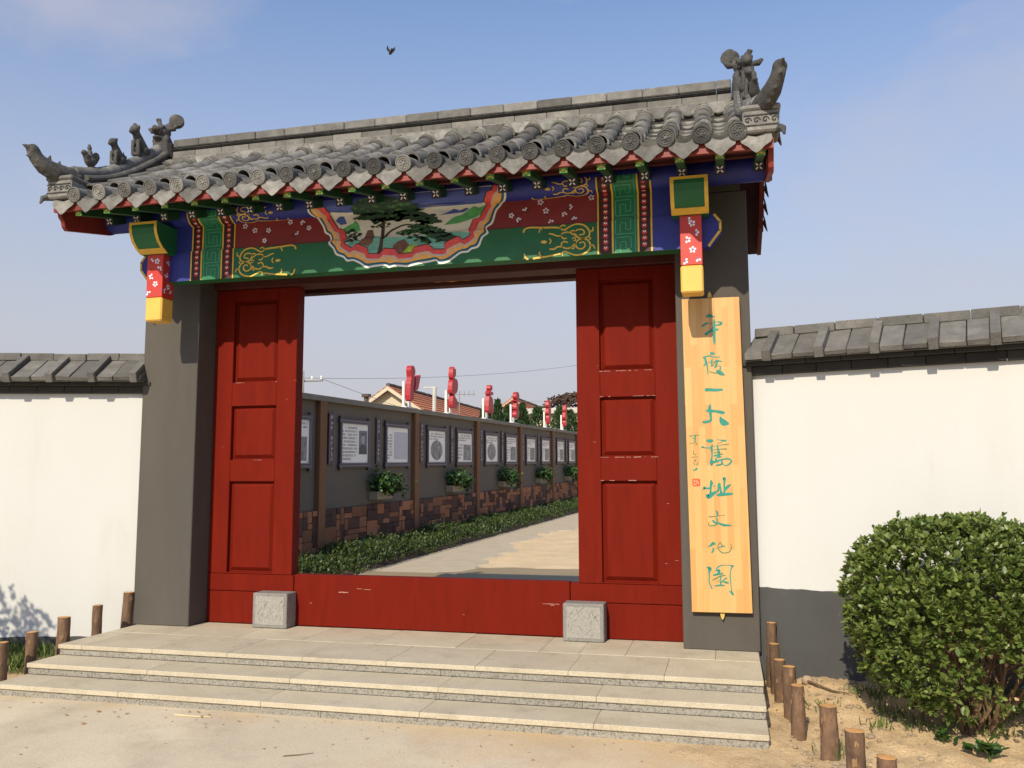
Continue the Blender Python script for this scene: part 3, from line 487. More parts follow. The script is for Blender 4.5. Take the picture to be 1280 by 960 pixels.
# ------------------------------------------------------------------ splayed white walls with tiled coping
def white_wall(side, length, base_top, label):
    """wall leaves the gate pillar at x = side*2.68 and comes 16 degrees forward; local x runs away from the gate, local -y is the face"""
    th = R(16)
    o = empty('boundary_wall', (side * 2.68, 0.07, GZ), label, 'wall', 'white walls beside the gate', rz=(-th if side > 0 else th))
    sx = side
    def P(b, name, m, **k): return b.build(name, m, o, **k)
    zb = -GZ                                       # z of platform level in local coordinates
    def bx(x0, x1, y0, y1, z0, z1):
        a, b_ = sorted((sx * x0, sx * x1)); return MB().box((a, y0, z0 + zb), (b_, y1, z1 + zb))
    P(bx(0.0, length, 0, 0.34, base_top, 2.062), 'wall_face', M_WHITE)
    P(bx(0.0, length, -0.0002, 0.3402, GZ - 0.1, base_top - 0.0005), 'wall_foot', M_BASE)
    n_ = int(length / .035); edge = [(sx * length * k / n_, base_top + .004 + .0028 * math.sin(k * .9) + rng.uniform(-.0022, .0022)) for k in range(n_ + 1)]
    P(MB().prism([(0, GZ - .1), (sx * length, GZ - .1)] + edge[::-1], lambda x, z: (x, -.004, z + zb), (0, .0035, 0)), 'painted_base', M_BASE)
    # corbel courses
    x = 0.0; i = 0
    while x < length - 0.01:
        x2 = min(length, x + 0.245)
        if x < 3.2:
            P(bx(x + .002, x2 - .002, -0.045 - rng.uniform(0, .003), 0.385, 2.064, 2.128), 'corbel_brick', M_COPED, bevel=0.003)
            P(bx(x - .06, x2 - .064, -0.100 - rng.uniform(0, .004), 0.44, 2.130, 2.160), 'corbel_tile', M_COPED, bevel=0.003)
        x = x2
    if length > 3.2:
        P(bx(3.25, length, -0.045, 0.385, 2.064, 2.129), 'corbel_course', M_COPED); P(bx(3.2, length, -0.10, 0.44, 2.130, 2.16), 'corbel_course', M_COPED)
    # sloped coping: pairs of flat slabs between upright ribs, ridge bricks above
    yb, zb1, yt, zt = -0.185, 2.162, 0.17, 2.375
    d = Vector((0, yt - yb, zt - zb1)); d.normalize(); nrm = Vector((0, -d.z, d.y))
    def slope_piece(x0, x1, s0, s1, t0, t1, name, m, plumb=False):
        c = []
        for t in (t0, t1):
            for xx, s in ((x0, s0), (x1, s0), (x1, s1), (x0, s1)):
                p = Vector((0, yb, zb1 + zb)) + d * s + nrm * t
                if plumb and s == s0 and t == t0: p = p + Vector((0, -0.004, -0.012))
                c.append((sx * xx, p.y, p.z))
        b = MB().hexa(c); P(b, name, m, bevel=0.004, jit=0.0022)
    P(MB().prism([(yb + .02, zb1 - 0.001), (0.34 - yb - .02, zb1 - 0.001), (0.17, zt - 0.01)], lambda a, b_: (0, a, b_ + zb), (sx * length, 0, 0)), 'coping_core', M_COPE)
    SL = 0.405; xk = 0.17 if side > 0 else 0.05; sp = 0.372; x = xk
    P(MB().hexa([(sx * a, b_, c_ + zb) for a, b_, c_ in ((0.0, yb, zb1), (xk - .03, yb, zb1), (xk - .03, .16, zt - .03), (0, .16, zt - .03), (0, yb, zb1 + .05), (xk - .03, yb, zb1 + .05), (xk - .03, .16, zt + .02), (0, .16, zt + .02))]), 'coping_tile', M_COPE, bevel=0.004, jit=.003)
    while x < length:
        near = x < 3.0
        if near:
            slope_piece(x - 0.032, x + 0.032, -0.018, SL - 0.02, 0.004, 0.085 + rng.uniform(-.006, .006), 'coping_rib', M_COPE, True)
            h = x + sp / 2 + rng.uniform(-0.015, 0.015)
            for a, b_ in ((x + 0.034, h - 0.003), (h + 0.003, x + sp - 0.034)):
                slope_piece(a, b_, -0.004 + rng.uniform(-.008, .008), SL - 0.04, 0.0, 0.042 + rng.uniform(-.005, .005), 'coping_tile', M_COPE)
        x += sp
    if length > 3:
        slope_piece(x0 := 3.05, length, 0, SL - 0.04, 0.0, 0.045, 'coping_run', M_COPE)
    x = 0.012
    while x < min(length, 3.6):
        x2 = x + 0.30; dz = rng.uniform(-0.005, 0.005)
        P(bx(x + .003, x2 - .003, 0.09 + rng.uniform(-.006, .006), 0.25, 2.378 + dz, 2.448 + dz), 'ridge_brick', M_COPE, bevel=0.006, jit=0.002)
        x = x2
    if length > 3.6: P(bx(x, length, 0.09, 0.25, 2.378, 2.448), 'ridge_run', M_COPE)
    # back slope
    P(MB().hexa([(sx * a, b_, c_ + zb) for a, b_, c_ in ((0, .34 - yb, zb1), (length, .34 - yb, zb1), (length, .18, zt - .02), (0, .18, zt - .02), (0, .34 - yb, zb1 + .045), (length, .34 - yb, zb1 + .045), (length, .18, zt + .02), (0, .18, zt + .02))]), 'rear_coping', M_COPE)
    return o
white_wall(1, 7.0, 0.462, 'white plastered wall with broad grey base and tiled coping behind the round shrub')
white_wall(-1, 7.0, -0.115, 'white plastered wall with low grey base and tiled coping, a shrub shadow falling on it')
# ------------------------------------------------------------------ gatehouse
gate = empty('gatehouse', (0, 0, 0), 'traditional tiled gatehouse with red doors, painted beams and grey pillars', 'gate')
def GP(b, name, m, parent=None, **k): return b.build(name, m, parent or gate, **k)
XP0, XP1 = 2.122, 2.6827
for s in (-1, 1):
    a, b = sorted((s * XP0, s * XP1))
    GP(MB().box((a, 0, 0.0015), (b, 0.62, 3.52)), 'pillar', M_PILLAR, bevel=0.006)
# ---- doors, threshold, lintel
YD = 0.2655
for s in (-1, 1):
    def bxs(x0, x1, y0, y1, z0, z1, mb):
        a, b = sorted((s * x0, s * x1)); mb.box((a, y0, z0), (b, y1, z1))
    fr = MB(); XI = 1.285; XO = 2.118
    P0, P1 = 1.478, 1.93
    bxs(XI, P0, YD, YD + 0.13, 0.435, 3.03, fr); bxs(P1, XO, YD, YD + 0.13, 0.435, 3.03, fr)
    for z0, z1 in ((0.435, 0.448), (1.258, 1.455), (1.945, 2.165), (2.93, 3.03)): bxs(P0, P1, YD + 0.0005, YD + 0.1295, z0, z1, fr)
    leaf = GP(fr, 'door_leaf', M_RED, bevel=0.004)
    for z0, z1 in ((0.448, 1.258), (1.455, 1.945), (2.165, 2.93)):
        pb = MB(); x0, x1 = sorted((s * P0, s * P1)); yb = YD + 0.042; e = 0.045
        o_ = [(x0, yb, z0), (x1, yb, z0), (x1, yb, z1), (x0, yb, z1)]
        g_ = [(x0 + .012, yb, z0 + .012), (x1 - .012, yb, z0 + .012), (x1 - .012, yb, z1 - .012), (x0 + .012, yb, z1 - .012)]
        i_ = [(x0 + e, yb - .024, z0 + e), (x1 - e, yb - .024, z0 + e), (x1 - e, yb - .024, z1 - e), (x0 + e, yb - .024, z1 - e)]
        bk = [(p[0], yb + 0.03, p[2]) for p in o_]
        fs = []
        for k in range(4):
            k2 = (k + 1) % 4; fs += [(k, k2, 4 + k2, 4 + k), (4 + k, 4 + k2, 8 + k2, 8 + k), (k2, k, 12 + k, 12 + k2)]
        fs += [(8, 9, 10, 11), (15, 14, 13, 12)]
        pb.add(o_ + g_ + i_ + bk, fs); GP(pb, 'door_panel', M_RED, leaf)
rr = random.Random(91); rc = random.Random(92)
for s in (-1, 1):
    cp = MB()
    def chip(x, z, w, h, y=YD - .0008):
        n_ = 7; up_ = [(x + w * k / n_, z + h * rc.uniform(.2, 1)) for k in range(n_ + 1)]; lo_ = [(x + w * k / n_, z - h * rc.uniform(.1, .8)) for k in range(n_ + 1)]
        cp.add([(a, y, b_) for a, b_ in lo_ + up_[::-1]], [tuple(range(2 * n_ + 2))])
    for z in (2.160, 1.949, 1.451, 1.262):
        x = 1.475
        while x < 1.92:
            w = rr.uniform(.01, .09)
            if rr.random() < (.75 if s > 0 else .22): chip(*( (x, z, w, rr.uniform(.001, .0045)) if s > 0 else (-x - w, z, w, rr.uniform(.001, .003))))
            x += w + rr.uniform(.01, .06)
    for _ in range(12):
        x = rr.uniform(1.3, 2.08); chip(x if s > 0 else -x, rr.uniform(.5, 2.3), rr.uniform(.006, .03), rr.uniform(.001, .003)) if not 1.47 < x < 1.94 else None
    tag(GP(cp, 'paint_chips', M_CHIP), kind='stuff')
cp = MB()
for x, z, w, h in ((-.83, .30, .09, .006), (-.66, .335, .05, .003), (-.60, .33, .07, .003), (.98, .26, .14, .004), (1.05, .25, .03, .006), (-1.1, .2, .02, .004), (.3, .15, .015, .003)): 
    n_ = 6; cp.add([(x + w * k / n_, YD + .001, z - h * rc.uniform(.1, .8)) for k in range(n_ + 1)] + [(x + w * k / n_, YD + .001, z + h * rc.uniform(.1, .9)) for k in range(n_, -1, -1)], [tuple(range(2 * n_ + 2))])
tag(GP(cp, 'paint_chips', M_CHIP), kind='stuff')
# boards below the leaves and the lift-out threshold
GP(MB().box((1.215, YD - 0.004, 0.285), (2.118, YD + 0.12, 0.433)), 'bottom_rail', M_RED, bevel=0.004)
GP(MB().box((1.215, YD - 0.001, 0.002), (2.118, YD + 0.12, 0.280)), 'base_board', M_RED, bevel=0.004)
GP(MB().box((-2.118, YD - 0.004, 0.285), (-1.262, YD + 0.12, 0.433)), 'bottom_rail', M_RED, bevel=0.004)
GP(MB().box((-2.118, YD - 0.001, 0.002), (-1.262, YD + 0.12, 0.280)), 'base_board', M_RED, bevel=0.004)
GP(MB().box((-1.258, YD + 0.002, 0.002), (1.209, YD + 0.10, 0.442)), 'threshold', M_RED, bevel=0.005)
GP(MB().box((-2.118, YD - 0.05, 3.034), (2.118, YD + 0.16, 3.36)), 'lintel', M_DRED, bevel=0.005)
GP(MB().box((-2.118, YD - 0.02, 3.362), (2.118, YD + 0.10, 3.95)), 'transom_board', M_DRED)
rear = GP(MB().box((-2.70, 0.86, 3.098), (2.70, 0.98, 3.34)), 'rear_beam', M_DRED, bevel=0.004)
GP(MB().box((-2.70, 0.88, 3.342), (2.70, 0.96, 3.60)), 'rear_board', M_DRED)
# ---- stone blocks at the foot of the door frame
for s, lab in ((-1, 'grey chiselled stone block before the left door leaf'), (1, 'grey chiselled stone block with faint red stain before the right door leaf')):
    xc = -1.392 if s < 0 else 1.345
    blk = GP(MB().box((xc - 0.163, 0.092, 0.002), (xc + 0.163, YD - 0.006, 0.296)), 'door_stone', M_GRANB, bevel=0.006)
    cv = MB(); cv.box((xc - .135, 0.0895, .03), (xc + .135, 0.093, .27)); GP(cv, 'carved_face', M_CARVE, blk)
    ln = MB(); rr = random.Random(5 + s)
    for k in range(16):
        x = xc - .13 + .26 * rr.random(); z = .04 + .2 * rr.random(); a = rr.uniform(-.05, .05); h = rr.uniform(.02, .07)
        q = ribbon2d([(x, z, .004), (x + a * .5, z + h * .5, .008), (x + a, min(z + h, .265), .003)], 3)
        for poly in q: ln.prism(poly, lambda p, r_: (p, 0.0885, r_), (0, 0.002, 0))
    tag(GP(ln, 'chisel_marks', M_GRANB, blk), kind='stuff')
# ---- painted beams ---------------------------------------------------------
YB, YM, PY, PZ, PR = -0.36, -0.345, -0.34, 3.565, 0.10
Z0, H1, H2 = 2.985, 0.26, 0.48
XB = 2.345
def hexend(s):
    return [(2.345, 2.990), (2.399, 2.990), (2.488, 3.107), (2.490, 3.181), (2.443, 3.2435), (2.345, 3.2435)]
bb = MB(); bb.box((-XB, YB, Z0), (XB, YB + 0.13, Z0 + H1 - 0.001))
beam = GP(bb, 'painted_beam', M_GREEN, bevel=0.003)
board = GP(MB().box((-2.36, YM, Z0 + H1 + 0.0005), (2.36, YM + 0.09, Z0 + H2 + 0.01)), 'painted_board', M_BREDP)
pur = MB().tube([(-2.86, PY, PZ), (2.86, PY, PZ)], PR, 28)
purlin = GP(pur, 'painted_purlin', M_BLUE, smooth=True)
for s in (-1, 1):
    he = MB().prism([(s * x, z) for x, z in hexend(s)], lambda x, z: (x, YB + 0.004, z), (0, 0.11, 0))
    hb = GP(he, 'beam_end', M_BLUE, beam)
    bd = MB(); pts = hexend(s)[1:5]
    for p, q in zip(pts[:-1], pts[1:]):
        p, q = Vector((s * p[0], 0, p[1])), Vector((s * q[0], 0, q[1])); t = (q - p).normalized(); nn = Vector((-t.z, 0, t.x)) * s
        c = [p, q, q + nn * .018, p + nn * .018]
        bd.prism([(v.x, v.z) for v in c], lambda x, z: (x, YB + .0015, z), (0, .004, 0))
    GP(bd, 'gold_border', M_GOLD, beam)
def MS(x, h, off):
    if h < H1: return (x, YB - off, Z0 + h)
    if h < H2: return (x, YM - off, Z0 + h)
    ph = (h - H2) / PR
    return (x, PY - (PR + off) * math.sin(ph), PZ - (PR + off) * math.cos(ph))
CUTS = [H1, H2] + [H2 + 0.02 * k for k in range(1, 9)]
def paint(polys, m, off, name, parent, kind=None):
    """flat painted shapes (x, h along the beam profile) laid on the timber as a thin film"""
    b = MB()
    bm = bmesh.new()
    for poly in polys:
        try:
            f = bm.faces.new([bm.verts.new((p[0], p[1], 0)) for p in poly])
        except ValueError: continue
    bmesh.ops.triangulate(bm, faces=[f for f in bm.faces if len(f.verts) > 4], ngon_method='EAR_CLIP')
    for c in CUTS:
        bmesh.ops.bisect_plane(bm, geom=bm.verts[:] + bm.edges[:] + bm.faces[:], plane_co=(0, c, 0), plane_no=(0, 1, 0))
    for f in bm.faces:
        hc = sum(v.co.y for v in f.verts) / len(f.verts)
        if hc > H2 + 0.165 or hc < 0: continue
        lo, hi = (-9, H1 - 1e-5) if hc < H1 else ((H1 + 1e-5, H2 - 1e-5) if hc < H2 else (H2 + 1e-5, 9))
        vs = [MS(v.co.x, min(max(v.co.y, lo), hi), off) for v in f.verts]
        n = (Vector(vs[1]) - Vector(vs[0])).cross(Vector(vs[2]) - Vector(vs[1]))
        if n.y > 0: vs = vs[::-1]
        b.add(vs, [tuple(range(len(vs)))])
    bm.free()
    me = bpy.data.meshes.new(name); me.from_pydata(b.v, [], b.f); me.update()
    return tag(obj(name, me, m, parent), kind=kind)
def rect(x0, x1, h0, h1): return [(x0, h0), (x1, h0), (x1, h1), (x0, h1)]
HT = H2 + 0.16
def clusters(strokes, d=.0095):
    left = list(strokes); out_ = []
    while left:
        g_ = [left.pop(0)]; grew = True
        while grew:
            grew = False
            for st in left[:]:
                if any(math.hypot(a[0] - b_[0], a[1] - b_[1]) < d for q in g_ for a in crom(q, 4) for b_ in crom(st, 4)): g_.append(st); left.remove(st); grew = True
        out_.append(g_)
    return out_
SCR = clusters(SCROLL)
# blue ends of the beam, banded straps with key pattern
for s in (-1, 1):
    def sp(polys): return [[(s * p[0], p[1]) for p in q] for q in polys]
    paint(sp([rect(1.982, XB, 0.003, H1)]), M_BLUE, 0.0012, 'blue_field', beam)
    paint(sp([rect(1.982, 2.36, H1, H2)]), M_BLUE, 0.0012, 'blue_field', board)
    paint(sp([rect(1.57, 1.975, 0.001, HT)]), M_BLACKP, 0.0014, 'strap', beam)
    paint(sp([rect(1.69, 1.868, 0.001, HT)]), M_KEYBG, 0.0024, 'key_field', beam)
    for x, w in ((1.563, .012), (1.674, .014), (1.869, .014), (1.969, .013)): paint(sp([rect(x, x + w, 0.001, HT)]), M_GOLD, 0.0034, 'gold_line', beam)
    keys = []; u0, w = 1.703, 0.15; hh = 0.142
    for k in range(5):
        h0 = 0.006 + k * (hh + 0.006)
        for path in ([(0, 0), (0, .82), (.78, .82), (.78, .18), (.52, .18), (.52, .58), (.24, .58), (.24, 0.02)], [(1, 0.0), (1, 1.0), (0.04, 1.0)]):
            for p, q in zip(path[:-1], path[1:]):
                a = np.array((u0 + w * p[0], h0 + hh * p[1])); b_ = np.array((u0 + w * q[0], h0 + hh * q[1])); t = (b_ - a) / np.hypot(*(b_ - a)); nn = np.array((-t[1], t[0])) * .0028
                a = a - t * .0028; b_ = b_ + t * .0028
                keys.append([a + nn, a - nn, b_ - nn, b_ + nn])
    paint(keys if s > 0 else [[(-p[0] , p[1]) for p in q] for q in keys], M_KEY, 0.0034, 'key_pattern', beam)
    beads = []; hl = []
    for x in (1.626, 1.922):
        for k in range(13):
            h = 0.045 + k * 0.048 + (0.012 if x > 1.8 else 0)
            if h > HT - .01: break
            beads.append(disc2d(x, h, .021, n=14)); hl.append(disc2d(x, h + .006, .0115, .0105, n=10))
    paint(sp(beads), M_BEAD, 0.0034, 'beads', beam, 'stuff'); paint(sp(hl), M_WHITEP, 0.0044, 'bead_shine', beam, 'stuff')
    paint(sp([disc2d(x[0][0], sum(p[1] for p in x) / len(x) + .006, .006, .006) for x in []] + [disc2d(sum(p[0] for p in q) / len(q), sum(p[1] for p in q) / len(q) + .005, .0065, .006) for q in hl]), M_BLACKP, 0.0052, 'bead_centre', beam, 'stuff')
    # gold scrollwork on the green beam and on the blue purlin
    for part in SCR: paint(sp([r for st in part for r in ribbon2d(st, 4)]), M_GOLD, 0.003, 'gold_scroll', beam)
    hs = [p[1] for st in SCROLL for p in st]; hmin, hmax = min(hs), max(hs)
    for part in SCR:
     sc2 = [r for st in part for r in ribbon2d([(p[0] * 0.86 + 0.205, H2 + 0.004 + (p[1] - hmin) / (hmax - hmin) * 0.19, p[2] * .8) for p in st], 4)]
     paint(sp(sc2), M_GOLD, 0.003, 'gold_scroll', purlin)
    # plum blossom on the red board
    rr = random.Random(11 if s > 0 else 23); fl = []; heart = []; tw = []
    for k in range(15):
        x = rr.uniform(0.86, 1.52); h = rr.uniform(H1 + 0.02, H2 - 0.02)
        if any(abs(x - a) + abs(h - b_) < .07 for a, b_ in heart): continue
        heart.append((x, h)); r0 = rr.uniform(.013, .017); ph = rr.random() * 6
        for j in range(rr.choice((3, 5, 5, 4))):
            a = ph + j * 2 * math.pi / 5
            fl.append(disc2d(x + r0 * math.cos(a), h + r0 * math.sin(a), .0085, .0075, n=8, rot=a))
        if rr.random() < .6:
            tw += ribbon2d([(x, h, .004), (x + rr.uniform(-.04, .04), h - .02, .006), (x + rr.uniform(-.08, .08), h - .045, .003)], 3)
    tw = [q for q in tw if min(p[1] for p in q) > H1 + .002]
    paint(sp(tw), M_BLACKP, 0.0014, 'painted_twigs', board, 'stuff'); paint(sp(fl), M_PETAL, 0.0022, 'plum_blossom', board, 'stuff')
    paint(sp([disc2d(x, h, .006) for x, h in heart]), M_PURP, 0.003, 'blossom_hearts', board, 'stuff')
# ---- the cloud-framed landscape -------------------------------------------
bp = [p for p in BORDER]; top = HT
path = [(bp[0][0] - 0.0, top)] + [tuple(p) for p in bp if p[1] < top] + [(bp[-1][0], top)]
fine = np.array(crom(path, 6))
def smooth(a, k):
    a = a.copy()
    for _ in range(k): a[1:-1] = (a[:-2] + 2 * a[1:-1] + a[2:]) / 4
    return a
sm = smooth(fine, 60)
def inset(a, d):
    t = np.gradient(a, axis=0); t /= np.maximum(np.linalg.norm(t, axis=1, keepdims=True), 1e-9)
    return a + np.stack((-t[:, 1], t[:, 0]), 1) * d
def band(a, b_): return [[a[i], a[i + 1], b_[i + 1], b_[i]] for i in range(len(a) - 1)]
resid = fine - sm
paint(band(fine, inset(sm, 0.022) + resid * .9), M_WHITEP, 0.0022, 'cloud_outer_line', beam)
paint(band(inset(sm, 0.016) + resid * .9, inset(sm, 0.040) + resid * .8), M_TEALP, 0.0030, 'cloud_blue_line', beam)
arc = np.r_[0, np.cumsum(np.linalg.norm(np.diff(sm, axis=0), axis=1))]
PER = arc[-1] / 8.0
ph = (arc / PER) % 1.0
lump = np.where((ph > .27) & (ph < .73), 1.0, 0.0); lump_s = np.convolve(lump, np.ones(3) / 3, 'same')
wav = 0.016 * np.abs(np.cos(arc / PER * math.pi)) ** .6 * (np.abs(((arc / PER) % 1.0) - .5) > .22)
in_y0, in_y1 = inset(sm, .034) + resid * .7, inset(sm, 0) + 0
def insv(d): # variable inset
    t = np.gradient(sm, axis=0); t /= np.maximum(np.linalg.norm(t, axis=1, keepdims=True), 1e-9)
    return sm + np.stack((-t[:, 1], t[:, 0]), 1) * d[:, None]
base_d = 0.056 + .4 * wav + 0.034 * lump_s
pic = insv(np.full(len(sm), .085))
picture = [tuple(p) for p in pic]
lowb = picture
paint([picture], M_MSKY, 0.0016, 'landscape_sky', beam)
bluep = [p for p in picture]
def clipx(h): 
    xs = [p[0] for p in picture if abs(p[1] - h) < .03]; return (min(xs), max(xs)) if xs else (-.7, .7)
bl = clipx(H2 + .08)
paint([[(bl[0], top)] + [(bl[0] + (bl[1] - bl[0]) * k / 24, H2 + .055 + .022 * math.sin(k * 1.1) + .018 * math.sin(k * .47 + 1) + (0.03 if k in (14, 15, 16, 17) else 0)) for k in range(25)] + [(bl[1], top)]], M_MBLUE, 0.0022, 'landscape_clouds', purlin)
for q in (P_mount, P_blueL): paint([q], M_MBLUE, 0.0024, 'far_mountain', board)
for q in (P_hillR, P_hillL): paint([q], M_MHILL, 0.0028, 'green_hill', board)
paint([P_water], M_MWATER, 0.0032, 'painted_water', beam)
for q in (P_rock1, P_rock2): paint([q], M_MROCK, 0.0038, 'painted_rock', beam)
paint([P_bushY], M_MYEL, 0.0042, 'painted_bush', beam)
paint([P_trunk] + ribbon2d([(p[0], p[1], .02 - .0025 * i) for i, p in enumerate(R_branch)], 4), M_MTRUNK, 0.0046, 'painted_trunk', beam)
rr = random.Random(3)
def canopy(poly, n, r0):
    pl = [np.array(p) for p in poly]; o = []
    c = sum(pl) / len(pl)
    for k in range(n):
        i = rr.randrange(len(pl)); t = rr.random(); e = pl[i] * (1 - t) + pl[(i + 1) % len(pl)] * t
        p = c + (e - c) * math.sqrt(rr.random()) * 1.04
        o.append(disc2d(p[0], p[1], r0 * rr.uniform(.7, 1.6), r0 * rr.uniform(.25, .55), n=7, rot=rr.uniform(-.3, .3)))
    return o
for q in (C1, C2, C3): paint([q], M_MPINE, 0.0052, 'painted_pine', beam)
paint(canopy(C1, 90, .03) + canopy(C2, 80, .026) + canopy(C3, 70, .022) + canopy(C4, 40, .018) + canopy(C5, 24, .016) + canopy(C6, 40, .016), M_MPINE, 0.0056, 'pine_needles', beam, 'stuff')
paint(canopy(C1, 26, .022) + canopy(C3, 22, .018) + canopy(C4, 14, .016), M_MPINE2, 0.0060, 'pine_highlights', beam, 'stuff')
# rolled cloud edge over the picture
rd = 0.092 + 0.9 * wav + 0.056 * lump_s
paint(band(insv(base_d - .012), insv(rd + .007)), M_BLACKP, 0.0068, 'cloud_shadow_line', beam)
paint(band(insv(base_d - .006), insv(rd)), M_ROSE, 0.0074, 'cloud_red', beam)
paint(band(insv(base_d - .016), insv(base_d + .004)), M_LGREY, 0.0080, 'cloud_grey', beam)
paint(band(in_y0, insv(base_d - .010)), M_ORNG, 0.0086, 'cloud_gold', beam)
curl = []; curl2 = []
for k in range(8):
    for off in (-0.12, 0.12):
        i = int(np.argmin(np.abs(arc / PER - (k + .5 + off)))); d = insv(base_d - .026)[i]
        c0 = [(d[0] + .020 * math.cos(a) * (1 - a / 9), d[1] + .020 * math.sin(a) * (1 - a / 9), .007) for a in np.linspace(0, 6.2, 8)]
        curl.append(disc2d(d[0], d[1], .028)); curl2 += ribbon2d(c0, 3)
paint(curl, M_ORNG, 0.0090, 'cloud_curls', beam, 'stuff'); paint(curl2, M_LGREY, 0.0096, 'cloud_curl_lines', beam, 'stuff')
# matching cloud line low on the rear beam
rb = MB()
for k in range(40):
    x0, x1 = -0.9 + k * .045, -0.9 + (k + 1) * .045
    h = lambda x: 3.13 + .10 * (x / .9) ** 2 + .008 * abs(math.sin(x * 20))
    for dz, dy in ((0, .859),):
        rb.add([(x0, dy, h(x0)), (x1, dy, h(x1)), (x1, dy, h(x1) + .03), (x0, dy, h(x0) + .03)], [(0, 1, 2, 3)])
GP(rb, 'cloud_line', M_ORNG, rear)
# ---- hanging posts and beam heads ------------------------------------------
for s in (-1, 1):
    xc = s * 2.268; hw = 0.0785; y0, y1 = -0.45, -0.293
    yb_ = MB(); yb_.box((xc - hw - .003, y0 - .003, 2.632), (xc + hw + .003, y1 + .003, 2.838))
    post = GP(MB().box((xc - hw, y0, 2.84), (xc + hw, y1, 3.215)), 'hanging_post', M_REDL, bevel=0.003)
    GP(yb_, 'yellow_foot', M_YEL, post, bevel=0.012)
    fl = MB(); ht = MB(); rr = random.Random(31 + s)
    def face_pts(f, u, v):
        if f == 0: return (xc + u, y0 - .0012, v)
        return (xc - s * (hw + .0012), (y0 + y1) / 2 + u, v)
    for f in (0, 1):
        for (u, v, n_) in ((.02, 3.16, 5), (-.035, 3.03, 4), (.045, 3.08, 3), (.01, 2.94, 5), (-.045, 2.885, 3), (.055, 2.90, 2), (-.03, 3.17, 2)):
            u += rr.uniform(-.012, .012); v += rr.uniform(-.015, .015); ph_ = rr.random() * 6
            for j in range(n_):
                a = ph_ + j * 2 * math.pi / 5; pl = disc2d(u + .017 * math.cos(a), v + .017 * math.sin(a), .010, .0085, n=8, rot=a)
                if max(abs(p[0]) for p in pl) < hw: fl.add([face_pts(f, *p) for p in pl], [tuple(range(8))])
            pl = disc2d(u, v, .0075, n=8); ht.add([Vector(face_pts(f, *p)) + (Vector((0, -.0008, 0)) if f == 0 else Vector((-s * .0008, 0, 0))) for p in pl], [tuple(range(8))])
    tag(GP(fl, 'plum_blossom', M_PETAL, post), kind='stuff'); tag(GP(ht, 'blossom_hearts', M_PURP, post), kind='stuff')
    # beam head with hollowed front
    x0, x1 = xc - .134, xc + .134
    prof = [(-.628, 3.452), (-.632, 3.40), (-.620, 3.35), (-.585, 3.29), (-.53, 3.245), (-.47, 3.215), (-.27, 3.215), (-.27, 3.452)]
    head = GP(MB().prism(prof, lambda y, z: (x0, y, z), (x1 - x0, 0, 0)), 'beam_head', M_GREEN)
    # gold edge following the front
    ge = MB(); fr_ = prof[:6]; w = .026
    for xa, xb in ((x0 - .001, x0 + w), (x1 - w, x1 + .001)):
        for (a, b_) in zip(fr_[:-1], fr_[1:]):
            ge.add([(xa, a[0] - .002, a[1]), (xb, a[0] - .002, a[1]), (xb, b_[0] - .002, b_[1] - .0015), (xa, b_[0] - .002, b_[1] - .0015)], [(0, 1, 2, 3)])
    ge.add([(x0, -.530 - .003, 3.245), (x1, -.530 - .003, 3.245), (x1, -.468, 3.2135), (x0, -.468, 3.2135)], [(0, 1, 2, 3)])
    ge.add([(x0, -.630 - .003, 3.452), (x1, -.630 - .003, 3.452), (x1, -.634, 3.43), (x0, -.634, 3.43)], [(0, 1, 2, 3)])
    GP(ge, 'gold_border', M_GOLD, head)
# ---- rafters ---------------------------------------------------------------
RX = [0.066 + 0.2693 * k for k in range(-10, 11)]
def roofz(y):
    u = (min(y, 2 * YR - y) + 1.04) / 1.22
    return 3.53 + 0.52 * u + 0.15 * u * abs(u)
YR = 0.27
lr = MB().box((-.036, 0, -.036), (.036, 1.0, .036)).mesh('eave_rafter', bevel=0.003); lr.materials.append(M_GREEND)
petal = MB()
for a in (R(45), R(135), R(225), R(315)):
    pl = disc2d(.019 * math.cos(a), .019 * math.sin(a), .0125, .0055, n=8, rot=a); petal.add([(p[0], -.0015, p[1]) for p in pl], [tuple(range(8))])
petal_me = petal.mesh('painted_flower'); petal_me.materials.append(M_WHITEP)
dsq = MB().box((-.036, -.0008, -.036), (.036, 0, .036)).mesh('dark_end'); dsq.materials.append(mat('navy_end_paint', (0.02, 0.012, 0.03), 0.6, 0.1, 8))
lat = MB()
for k in (-1, 1):
    for o in (-.02, .0, .02):
        pts = ribbon2d([(-.024 + (abs(o) if o * k > 0 else 0), k * -.024 + o, .005), (.0, o, .005), (.024 - (abs(o) if o * k < 0 else 0), k * .024 + o, .005)], 2)
        for q in pts:
            if max(max(abs(p[0]), abs(p[1])) for p in q) < .029: lat.add([(p[0], -.0015, p[1]) for p in q], [tuple(range(len(q)))])
lat_me = lat.mesh('gold_lattice'); lat_me.materials.append(M_YEL)
fr_me = MB().box((-.030, 0, -.030), (.030, .50, .030)).mesh('flying_rafter', bevel=0.003); fr_me.materials.append(M_GREEND)
fe_me = MB().box((-.030, -.0008, -.030), (.030, 0, .030)).mesh('rafter_end'); fe_me.materials.append(mat('leaf_green_paint', (0.03, 0.25, 0.05), 0.55, 0.1, 8))
for x in RX:
    if abs(x) > 2.80: continue
    r_ = inst('eave_rafter', lr, gate, (x, -0.60, 3.490), (R(21), 0, 0))
    inst('dark_end', dsq, r_, (0, -.001, 0)); inst('painted_flower', petal_me, r_, (0, -.002, 0))
    r_ = inst('flying_rafter', fr_me, gate, (x, -0.965, 3.464), (R(13), 0, 0))
    inst('rafter_end', fe_me, r_, (0, -.001, 0)); inst('gold_lattice', lat_me, r_, (0, -.002, 0))
